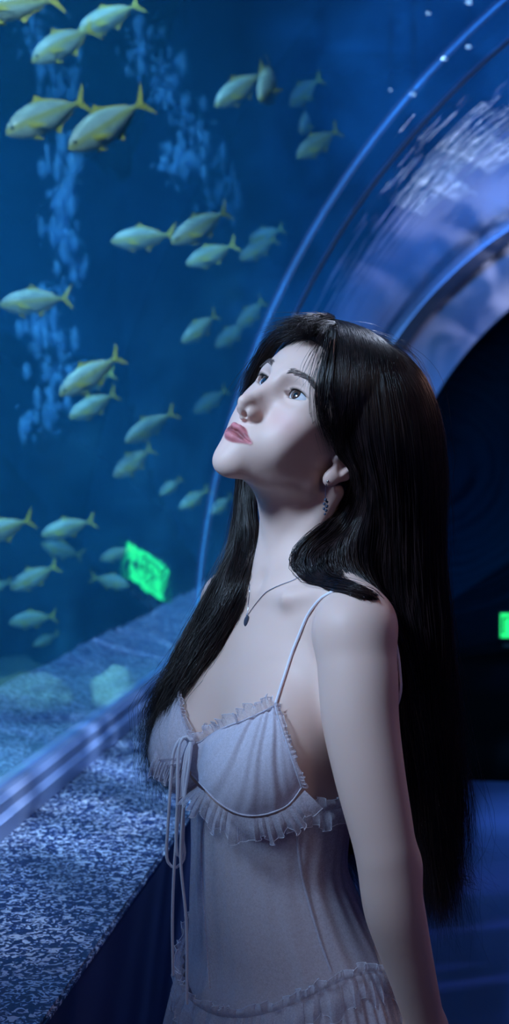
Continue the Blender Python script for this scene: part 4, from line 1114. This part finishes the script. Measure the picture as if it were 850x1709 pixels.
def zint(z, tab):
    T = np.array(tab); zz = np.linspace(T[0, 0], T[-1, 0], 200); out = []
    for c in range(1, 4):
        v = np.interp(zz, T[:, 0], T[:, c]); k = np.hanning(21); k /= k.sum(); v = np.convolve(np.pad(v, 10, 'edge'), k, 'valid'); out.append(np.interp(z, zz, v))
    return out
DT = [(.50, .02, .27, .20), (.60, .018, .245, .175), (.70, .014, .222, .147), (.79, .008, .196, .122), (.83, .008, .178, .114), (.864, .010, .160, .106), (.93, -.010, .133, .092), (.985, -.024, .116, .079), (1.05, -.021, .1245, .081), (1.09, -.015, .130, .085), (1.14, -.01, .134, .088)]
def seam_z(ph):      # lowest at the front, higher over the hips
    return .822 + .066 * np.sin(ph) ** 2
def ring(ph, z, fold):
    yc, a, b = zint(z, DT)
    return np.stack([(a + fold) * np.sin(ph), yc - (b + fold) * np.cos(ph), z], -1)
def folds(ph, z, seed, k0, amp):
    r = np.random.default_rng(seed); o = 0
    for q in range(5): o = o + np.sin(ph * (k0 + 3 * q) + r.random() * 6.28 + (z - .8) * r.normal(0, 7)) * r.uniform(.4, 1) / (1 + .35 * q)
    return o * amp
def loft(name, z0, z1, nph, nz, foldf, mat, parent=None, ph0=0., ph1=2 * math.pi):
    ph = np.linspace(ph0, ph1, nph); t = np.linspace(0, 1, nz)
    PH, T = np.meshgrid(ph, t, indexing='ij'); Z = z0(PH) * (1 - T) + z1(PH) * T
    L = ring(PH.ravel(), Z.ravel(), foldf(PH, Z, T).ravel())
    V = OB + L @ MB_
    i, j = np.meshgrid(np.arange(nph - 1), np.arange(nz - 1), indexing='ij')
    q = np.stack([i * nz + j, (i + 1) * nz + j, (i + 1) * nz + j + 1, i * nz + j + 1], -1).reshape(-1, 4)
    return mesh_np(name, V, q, mat, parent)
TOPZ = 1.078
def top_z(ph): return np.where(np.abs(np.angle(np.exp(1j * ph))) < .9, 1.055, TOPZ) + 0 * ph
# bodice
def bod_fold(PH, Z, T):
    low = np.clip((1.02 - Z) / .16, 0, 1)
    return folds(PH, Z, 3, 5, .0022) * low + folds(PH, Z, 8, 26, .0007) + .0015
DRESS = child(loft('dress', seam_z, top_z, 360, 90, bod_fold, SHEER))
DRESS['label'] = 'sheer white dress bodice with fine folds'
# skirt
def sk_fold(PH, Z, T):
    dn = np.clip((seam_z(PH) - Z) / .25, 0, 1)
    return folds(PH, Z * .3, 5, 14, .006) * np.clip(dn * 3, 0, 1) * (.5 + dn) + folds(PH, Z * .2, 6, 60, .0014) * (1 - dn) + .004
loft('skirt', lambda p: .52 + 0 * p, lambda p: seam_z(p) + .002, 520, 60, sk_fold, SHEER, DRESS)

def frill(name, base, out, nrm, w, waves, amp, seed, mat=FRILL, parent=DRESS, nw=7, n=260, base_amp=.15):
    """ruffled strip along base (points), growing along out by w and waving along nrm"""
    B = catmull(base, n); O = catmull(out, n); N = catmull(nrm, n)
    O /= np.linalg.norm(O, axis=1, keepdims=True); N /= np.linalg.norm(N, axis=1, keepdims=True)
    r = np.random.default_rng(seed); s = np.linspace(0, 1, n)
    ph = np.cumsum(1 + .5 * np.sin(s * waves * 1.7 + r.random() * 6) + .35 * r.normal(0, 1, n) + .45 * np.sin(s * waves * .9 + 2)); ph = ph / ph[-1] * waves * 2 * np.pi
    ww = w * (1 + .18 * np.sin(ph * .37 + 1) + .12 * np.sin(ph * .81))
    T = np.gradient(B, axis=0); T /= np.linalg.norm(T, axis=1, keepdims=True)
    t = np.linspace(0, 1, nw)
    V = B[:, None] + O[:, None] * (ww[:, None] * t[None])[..., None] + N[:, None] * ((amp * np.sin(ph))[:, None] * (base_amp + (1 - base_amp) * t[None]) + .0015 + .003 * np.sin(t * 3.1)[None])[..., None] + T[:, None] * ((.6 * amp * np.sin(2 * ph + .6))[:, None] * t[None])[..., None]
    i, j = np.meshgrid(np.arange(n - 1), np.arange(nw - 1), indexing='ij')
    q = np.stack([i * nw + j, (i + 1) * nw + j, (i + 1) * nw + j + 1, i * nw + j + 1], -1).reshape(-1, 4)
    o = mesh_np(name, V.reshape(-1, 3), q, mat, parent)
    # rolled edge
    e = tubes('frill_edge', [V[:, -1]], np.full(n, .00035), 5, CORD, None); e.parent = o
    return o
# frill on the seam between bodice and skirt
ph = np.linspace(-math.pi, math.pi, 90); z = seam_z(ph)
Bp = OB + ring(ph, z, .006 + 0 * ph) @ MB_; Np = OB + ring(ph, z, 1.0 + 0 * ph) @ MB_ - Bp
frill('seam_frill', Bp, np.tile([0, 0, 1.], (90, 1)) + .35 * Np / np.linalg.norm(Np, axis=1, keepdims=True), Np, .014, 62, .0040, 4, n=1100, nw=5)
frill('seam_frill', Bp, np.tile([0, 0, -1.], (90, 1)) + .30 * Np / np.linalg.norm(Np, axis=1, keepdims=True), Np, .030, 46, .0050, 5, n=1100, nw=5)

# ------------------------------------------------------------------ cups
def cup_sdf(P):
    L = to_body(P)
    return np.minimum(torso(L, False, .045), 9) - .0042
lo, hi = corner_box(None, [bw(x, y, z_) for x in (-.15, .155) for y in (-.155, .03) for z_ in (1.01, 1.21)], .004)
KV, KQ = cached('cups', lambda: surface_nets(cup_sdf, lo, hi, .0017))
def inpoly(u, v, poly):
    p = np.array(poly, float); q = np.roll(p, -1, 0); c = np.zeros(len(u), bool)
    for (x0, y0), (x1, y1) in zip(p, q):
        m_ = ((y0 > v) != (y1 > v)) & (u < (x1 - x0) * (v - y0) / (y1 - y0 + 1e-12) + x0); c ^= m_
    return c
NECKN = [(322, 1240), (334, 1238), (352, 1226), (380, 1212), (405, 1203), (430, 1192), (448, 1183), (459, 1177)]
OUTN = [(459, 1177), (465, 1200), (474, 1228), (486, 1262), (496, 1292), (504, 1314)]
BOTN = [(504, 1314), (490, 1334), (474, 1348), (444, 1359), (412, 1361), (386, 1353), (362, 1337), (340, 1314), (320, 1292), (312, 1272), (318, 1240)]
NECKF = [(321, 1238), (311, 1215), (303, 1192), (299, 1170), (298, 1156), (299, 1146)]
u_, v_, _d = proj(KV)
Lk = to_body(KV)
nearp = inpoly(u_, v_, NECKN[:-1] + OUTN[:-1] + BOTN[:-1]) & (Lk[:, 1] < .03) & (Lk[:, 0] > -.035)
farp = (Lk[:, 0] < .012) & (Lk[:, 1] < .0) & inpoly(u_, v_, NECKF + [(240, 1100), (225, 1200), (230, 1312), (300, 1312), (318, 1268)])
# far side hidden from here: keep the cup closed round to the side
farp |= (Lk[:, 0] < -.085) & (Lk[:, 1] < -.015) & (Lk[:, 2] > 1.045) & (Lk[:, 2] < 1.165)
def gathers(P, uu, vv, cu, cv, seed, amp):
    a = np.arctan2(vv - cv, uu - cu); rr = np.hypot(vv - cv, uu - cu) / 140
    r = np.random.default_rng(seed); o = 0
    for k, g in ((23, 1), (37, .8), (61, .5)): o = o + g * np.sin(a * k + r.random() * 6.28 + .9 * np.sin(rr * 5 + a * 4))
    return amp * o * np.clip(1.2 - .5 * rr, .35, 1)
def cup(name, mask, cu, cv, seed):
    keep = mask[KQ].all(1); q = KQ[keep]; used_ = np.unique(q); re = np.full(len(KV), -1); re[used_] = np.arange(len(used_))
    V = KV[used_]; L = to_body(V)
    e = .0015; d0 = cup_sdf(V); g = np.stack([cup_sdf(V + [e, 0, 0]) - d0, cup_sdf(V + [0, e, 0]) - d0, cup_sdf(V + [0, 0, e]) - d0], -1); g /= np.maximum(np.linalg.norm(g, axis=1, keepdims=True), 1e-9)
    V = V + g * (gathers(V, u_[used_], v_[used_], cu, cv, seed, .00095) + .0008)[:, None]
    return mesh_np(name, V, re[q], CUPM, DRESS)
cup('cup', nearp, 455, 1135, 1); cup('cup', farp, 300, 1100, 2)
_bm = bmesh.new(); me_ = bpy.data.meshes.new('t'); me_.vertices.add(len(KV)); me_.vertices.foreach_set('co', KV.astype(np.float32).ravel()); bpy.data.meshes.remove(me_)
BVC = BVHTree.FromPolygons([tuple(v) for v in KV], [tuple(int(i) for i in q) for q in KQ])
def csurf(u, v, off=.0015, fb=1.62):
    d = Vector(at(u, v, 1.) - CAM); ln = d.length; h = BVC.ray_cast(Vector(CAM), d / ln, 5.)
    return fb if h[0] is None else h[3] / ln - off
def csn(u, v):
    d = Vector(at(u, v, 1.) - CAM); h = BVC.ray_cast(Vector(CAM), d.normalized(), 5.)
    n_ = np.array(h[1]) if h[0] is not None else -FV
    return n_ if n_ @ FV < 0 else -n_
def on(pts, off=.002, fb=1.62): return np.array([at(u, v, csurf(u, v, off, fb)) for u, v in pts])
def dense(pts, n=40): return catmull(np.array([(u, v, 0) for u, v in pts]), n)[:, :2]
def pix_dir(du, dv): return du * RV - dv * UV
# trims
for pts in (NECKN, OUTN, BOTN[:-2]):
    C = on(dense(pts), .003); tubes('cup_trim', [C], np.full(len(C), .0010), 6, CUPM, DRESS)
C = on(dense(NECKF), .002, 1.67); tubes('cup_trim', [C], np.full(len(C), .0012), 6, CUPM, DRESS)
D = dense(NECKN, 30); frill('neckline_frill', on(D, .003), np.tile(pix_dir(-.25, -1), (30, 1)), np.array([csn(*p) for p in D]), .011, 15, .0035, 8)
D = dense(NECKF, 24); frill('neckline_frill', on(D, .002, 1.67), np.tile(pix_dir(.9, -.3), (24, 1)), np.array([csn(*p) for p in D]), .005, 13, .0018, 9)
D = dense(OUTN, 24); frill('side_frill', on(D, .003), np.tile(pix_dir(1, -.2), (24, 1)), np.array([csn(*p) for p in D]), .005, 14, .0018, 10)
# band frill below the cups: one long strip from the side seam round to the centre, then the far cup
BAND = [(314, 1262), (314, 1284), (326, 1306), (344, 1322), (364, 1342), (388, 1357), (414, 1364), (446, 1362), (476, 1350), (492, 1336), (508, 1318)]
D = dense(BAND, 50); tang = np.gradient(D, axis=0); nor = np.stack([-tang[:, 1], tang[:, 0]], -1); nor /= np.linalg.norm(nor, axis=1, keepdims=True)
O = np.array([pix_dir(a, b + .15) for a, b in nor]); N = np.array([csn(*p) for p in D]); N = N * .6 - FV * .5
frill('band_frill', on(D, .0035), O, N,  .0255, 24, .0030, 12, n=700, nw=8)
D = dense([(318, 1256), (308, 1266), (296, 1270), (282, 1268), (270, 1262), (262, 1252)], 24)
frill('band_frill', on(D, .003, 1.665), np.tile(pix_dir(-.35, 1), (24, 1)), np.array([csn(*p) for p in D]) * .6 - FV * .4, .024, 12, .0040, 13, n=260)
# side band of the bodice under the arm
ph = np.linspace(math.radians(58), math.radians(200), 60); z = np.full(60, 1.070)
Bp = OB + ring(ph, z, .004 + 0 * ph) @ MB_; Np = OB + ring(ph, z, 1. + 0 * ph) @ MB_ - Bp
frill('side_frill', Bp, np.tile([0, 0, 1.], (60, 1)), Np, .012, 20, .0035, 15, n=420)
frill('side_frill', Bp, np.tile([0, 0, -1.], (60, 1)) + .15 * Np, Np, .018, 18, .0038, 16, n=420)
# ------------------------------------------------------------------ straps, seams, drawstring
def bsurf(u, v, off, fb):
    a = surf(u, v, off, None); return a if a is not None else fb
st = [(459, 1178), (466, 1155), (478, 1118), (489, 1085), (500, 1058), (514, 1026), (534, 1000), (552, 989), (567, 983)]
P = [at(u, v, bsurf(u, v, .0025, 1.6)) for u, v in st] + [at(590, 987, bsurf(590, 987, .0025, 1.6)), at(612, 997, bsurf(612, 997, .002, 1.605)), at(636, 1016, 1.600), at(652, 1044, 1.604), at(662, 1077, 1.602), at(668, 1122, 1.595), at(667, 1165, 1.590), at(640, 1230, 1.64)]
tube('strap', P, .0017, CORD, DRESS, n=60)
P = [at(316, 1090, 1.755), at(335, 1035, 1.765), at(356, 975, 1.78), bw(-.12, .02, 1.318), bw(-.11, .06, 1.28), bw(-.09, .09, 1.18), bw(-.08, .085, 1.09)]
tube('strap', P, .0021, CORD, DRESS, n=50)
_b = bmesh.new(); _b.from_mesh(DRESS.data); BVD = BVHTree.FromBMesh(_b); _b.free()
def dsurf(u, v, off, fb=1.6):
    d = Vector(at(u, v, 1.) - CAM); ln = d.length; h = BVD.ray_cast(Vector(CAM), d / ln, 5.)
    return fb if h[0] is None else h[3] / ln - off
C = [at(u, v, dsurf(u, v, .0012)) for u, v in dense([(504, 1318), (500, 1350), (497, 1400), (504, 1460), (518, 1515), (536, 1575), (553, 1622)], 30)]
tubes('seam_piping', [C], np.full(30, .0016), 6, SHEER, DRESS)
C = [at(u, v, dsurf(u, v, .0012)) for u, v in dense([(345, 1350), (336, 1400), (338, 1470), (344, 1560), (350, 1650)], 30)]
tubes('seam_piping', [C], np.full(30, .0012), 6, SHEER, DRESS)
TIE = child(mesh_bm('drawstring', (lambda b: (bmesh.ops.create_uvsphere(b, u_segments=16, v_segments=10, radius=.0055, matrix=Matrix.Translation(at(319, 1236, csurf(319, 1236, .006))) @ Matrix.Diagonal((1, 1, 1.2, 1))), b)[1])(bmesh.new()), CORD))
TIE['label'] = 'thin white drawstring tied in a bow'
def cord(pts, r=.0019, dz=0.):
    d0 = csurf(319, 1236, .006)
    tube('loop' if len(pts) > 8 else 'tail', [at(u, v, d0 - .004 - dz + (v - 1236) * .00004) for u, v in pts], r, CORD, TIE, n=50)
cord([(318, 1236), (303, 1232), (294, 1245), (288, 1268), (284, 1320), (281, 1370), (278, 1420), (281, 1440), (291, 1448), (302, 1442), (308, 1425), (304, 1390), (300, 1330), (305, 1270), (317, 1238)])
cord([(319, 1236), (310, 1229), (301, 1240), (297, 1275), (296, 1340), (294, 1400), (297, 1430), (304, 1424), (306, 1380), (307, 1310), (314, 1260), (321, 1238)], dz=.005)
cord([(318, 1238), (309, 1265), (301, 1330), (292, 1430), (288, 1530), (289, 1628)], .0018, .003)
cord([(320, 1238), (316, 1275), (306, 1350), (302, 1440), (311, 1540), (312, 1676)], .0018, .007)
# ------------------------------------------------------------------ necklace and earring
SILVER = simple('silver', rgb(190, 195, 205), .25, 1.)
STONE = simple('stone', rgb(70, 78, 96), .12)
C = [at(u, v, bsurf(u, v, .0010, 1.66)) for u, v in dense([(398, 945), (414, 965), (417, 985), (415, 1005), (414, 1025), (419, 1019), (431, 1003), (444, 989), (458, 981), (472, 975), (490, 968), (515, 955)], 60)]
NECKL = child(tubes('necklace', [C], np.full(60, .00055), 5, SILVER)); NECKL['label'] = 'fine silver necklace with a small dark pendant'
bm = bmesh.new(); c = at(411.5, 1036, bsurf(411.5, 1036, .0035, 1.66))
bmesh.ops.create_uvsphere(bm, u_segments=10, v_segments=8, radius=1, matrix=Matrix.Translation(c) @ Matrix.Rotation(.25, 4, 'Y') @ Matrix.Diagonal((.0030, .0020, .0068, 1)))
p = mesh_bm('pendant', bm, STONE, NECKL, False)
bm = bmesh.new(); bmesh.ops.create_uvsphere(bm, u_segments=12, v_segments=8, radius=.0013, matrix=Matrix.Translation(at(412.5, 1026, bsurf(413, 1026, .002, 1.66)))); mesh_bm('bail', bm, SILVER, NECKL)
ed = bsurf(547, 803, .0012, 1.60)
bm = bmesh.new(); bmesh.ops.create_uvsphere(bm, u_segments=14, v_segments=10, radius=.0015, matrix=Matrix.Translation(at(547, 803, ed)))
EAR = child(mesh_bm('earring', bm, SILVER)); EAR['label'] = 'silver stud earring with a dangling bead cluster'
tube('chain', [at(545, 808, ed - .001), at(543.5, 818, ed), at(543.5, 832, ed)], .00040, SILVER, EAR)
for u, v, r in ((543.6, 834, .0022), (546, 838, .0019), (541.5, 841, .0021), (545.5, 845, .0024), (541, 849, .0019), (544.5, 852, .0021), (542.5, 858, .0016)):
    bm = bmesh.new(); bmesh.ops.create_icosphere(bm, subdivisions=1, radius=r, matrix=Matrix.Translation(at(u, v, ed + .001 * math.sin(v)))); mesh_bm('bead', bm, STONE, EAR, False)
# ================================================================== light
w = bpy.data.worlds.new('world'); SC.world = w; w.use_nodes = True
bg = w.node_tree.nodes['Background']; bg.inputs[0].default_value = rgb(30, 70, 170); bg.inputs[1].default_value = .21

def aim(o, p):
    o.rotation_euler = (Vector(p) - o.location).to_track_quat('-Z', 'Y').to_euler()
def area(name, loc, to, e, col, size, sy=None, spread=math.pi):
    d = bpy.data.lights.new(name, 'AREA'); d.energy = e; d.color = col[:3]; d.size = size; d.spread = spread
    if sy: d.shape = 'RECTANGLE'; d.size_y = sy
    o = bpy.data.objects.new(name, d); o.location = loc; COL.objects.link(o); aim(o, to); return o
def spot(name, loc, to, e, col, ang, blend=.6, r=.08, caustic=None):
    d = bpy.data.lights.new(name, 'SPOT'); d.energy = e; d.color = col[:3]; d.spot_size = math.radians(ang); d.spot_blend = blend; d.shadow_soft_size = r
    o = bpy.data.objects.new(name, d); o.location = loc; COL.objects.link(o); aim(o, to)
    if caustic:      # noise pattern on the lamp imitates caustic ripples
        d.use_nodes = True; t = d.node_tree; em = t.nodes['Emission']
        tc = t.nodes.new('ShaderNodeTexCoord'); mp = t.nodes.new('ShaderNodeMapping'); mp.inputs['Scale'].default_value = caustic[1]
        nz = t.nodes.new('ShaderNodeTexNoise'); nz.inputs['Scale'].default_value = caustic[0]; nz.inputs['Detail'].default_value = 1.5; nz.inputs['Distortion'].default_value = 1.2
        rp = t.nodes.new('ShaderNodeValToRGB'); lo, hi, p0, p1 = caustic[2] if len(caustic) > 2 else (.12, 3, .40, .72)
        rp.color_ramp.elements[0].position = p0; rp.color_ramp.elements[1].position = p1
        rp.color_ramp.elements[0].color = (lo, lo, lo, 1); rp.color_ramp.elements[1].color = (hi, hi, hi, 1)
        t.links.new(tc.outputs['Normal'], mp.inputs[0]); t.links.new(mp.outputs[0], nz.inputs['Vector']); t.links.new(nz.outputs[0], rp.inputs[0])
        t.links.new(rp.outputs[0], em.inputs['Strength'])
    return o
COOL = (.62, .78, 1)
# lamps hung over the tank, plus two added brightening lights
spot('tank_light', (-3.6, 4.2, 6.2), (-2.9, 7.0, 1), 16000, (.42, .80, 1), 75, .8, .3, (14, (1, 1, 1)))
spot('tank_light', (-1.6, 2.0, 6.4), (-2.6, 5.0, 1.5), 5600, (.5, .84, 1), 80, .8, .3)
spot('tank_light', (1.2, 5.6, 6.3), (.9, 10.5, 3.1), 14000, (.12, .40, 1), 60, .8, .3, (10, (1, 1, 1)))  # added blue light, brightens water and wall above the tunnel
spot('tank_light', (6.0, 6.0, 6.4), (5.5, 8.0, 1.5), 9000, (.40, .68, 1), 85, .8, .3)
spot('tank_light', (-2.6, .2, 4.1), (-1.9, 5.2, 2.7), 4200, (.80, .96, 1), 58, 1., .15)  # added light below the surface, brightens fish flanks facing the viewer
# key on the visitor from the tank side, with an added soft fill
area('soft_fill', (-1.95, .3, 3.2), at(430, 800, 1.68), 4, (.66, .78, 1), .8, spread=math.radians(100))  # added low fill, keeps the dress from going dark
spot('tank_spotlight_lamp', (-1.75, .05, 3.2), at(350, 850, 1.68), 820, (.56, .73, 1), 20, 1., .30)
# lamps in the tunnel: a warm one behind the viewer, a cool one overhead
area('tunnel_downlight', (1.6, -1.6, 2.9), at(600, 1200, 1.6), 5, (1, .74, .60), .6)
spot('tunnel_spotlight', (.15, 2.3, 2.65), at(585, 640, 1.68), 38, (.62, .74, 1), 21, 1., .06)
spot('tunnel_spotlight', (1.5, 3.0, 2.5), at(735, 900, 1.7), 18, (1, .55, .46), 40, 1., .06)
# added lights imitating water caustics over ledge, floor, portal
spot('ledge_caustics', (.10, 3.6, 2.5), (-.72, 2.75, .8), 75, (.38, .63, 1), 56, .9, .02, (6.5, (.6, 1.5, 1), (.30, 5, .42, .78)))
spot('ledge_caustics', (.05, 3.3, 2.5), (-.70, 2.50, .8), 70, (.62, .80, 1), 13, 1., .02, (9, (1, 1, 1), (.2, 4, .4, .7)))
spot('ledge_caustics', (.02, 2.6, 2.5), (-.60, 1.86, .8), 40, (.62, .80, 1), 8, 1., .02)
spot('floor_caustics', (.9, 3.4, 3.0), (.45, 4.7, 0), 130, (.36, .50, 1), 60, .9, .02, (7, (.45, 2.6, 1), (.01, 3.5, .50, .78)))
spot('portal_caustics', (1.2, 8.0, 3.3), (1.3, 10.5, 2.9), 95, (.72, .78, 1), 80, .9, .02, (9, (1, 1, 1)))

SC.view_settings.view_transform = 'Standard'; SC.view_settings.look = 'None'
SC.view_settings.exposure = 0; SC.view_settings.gamma = 1; SC.view_settings.use_curve_mapping = False
SC.cycles.use_denoising = True
SC.cycles.volume_bounces = 1; SC.cycles.max_bounces = 10; SC.cycles.transparent_max_bounces = 24; SC.cycles.diffuse_bounces = 3; SC.cycles.glossy_bounces = 4
SC.cycles.sample_clamp_indirect = 3.0
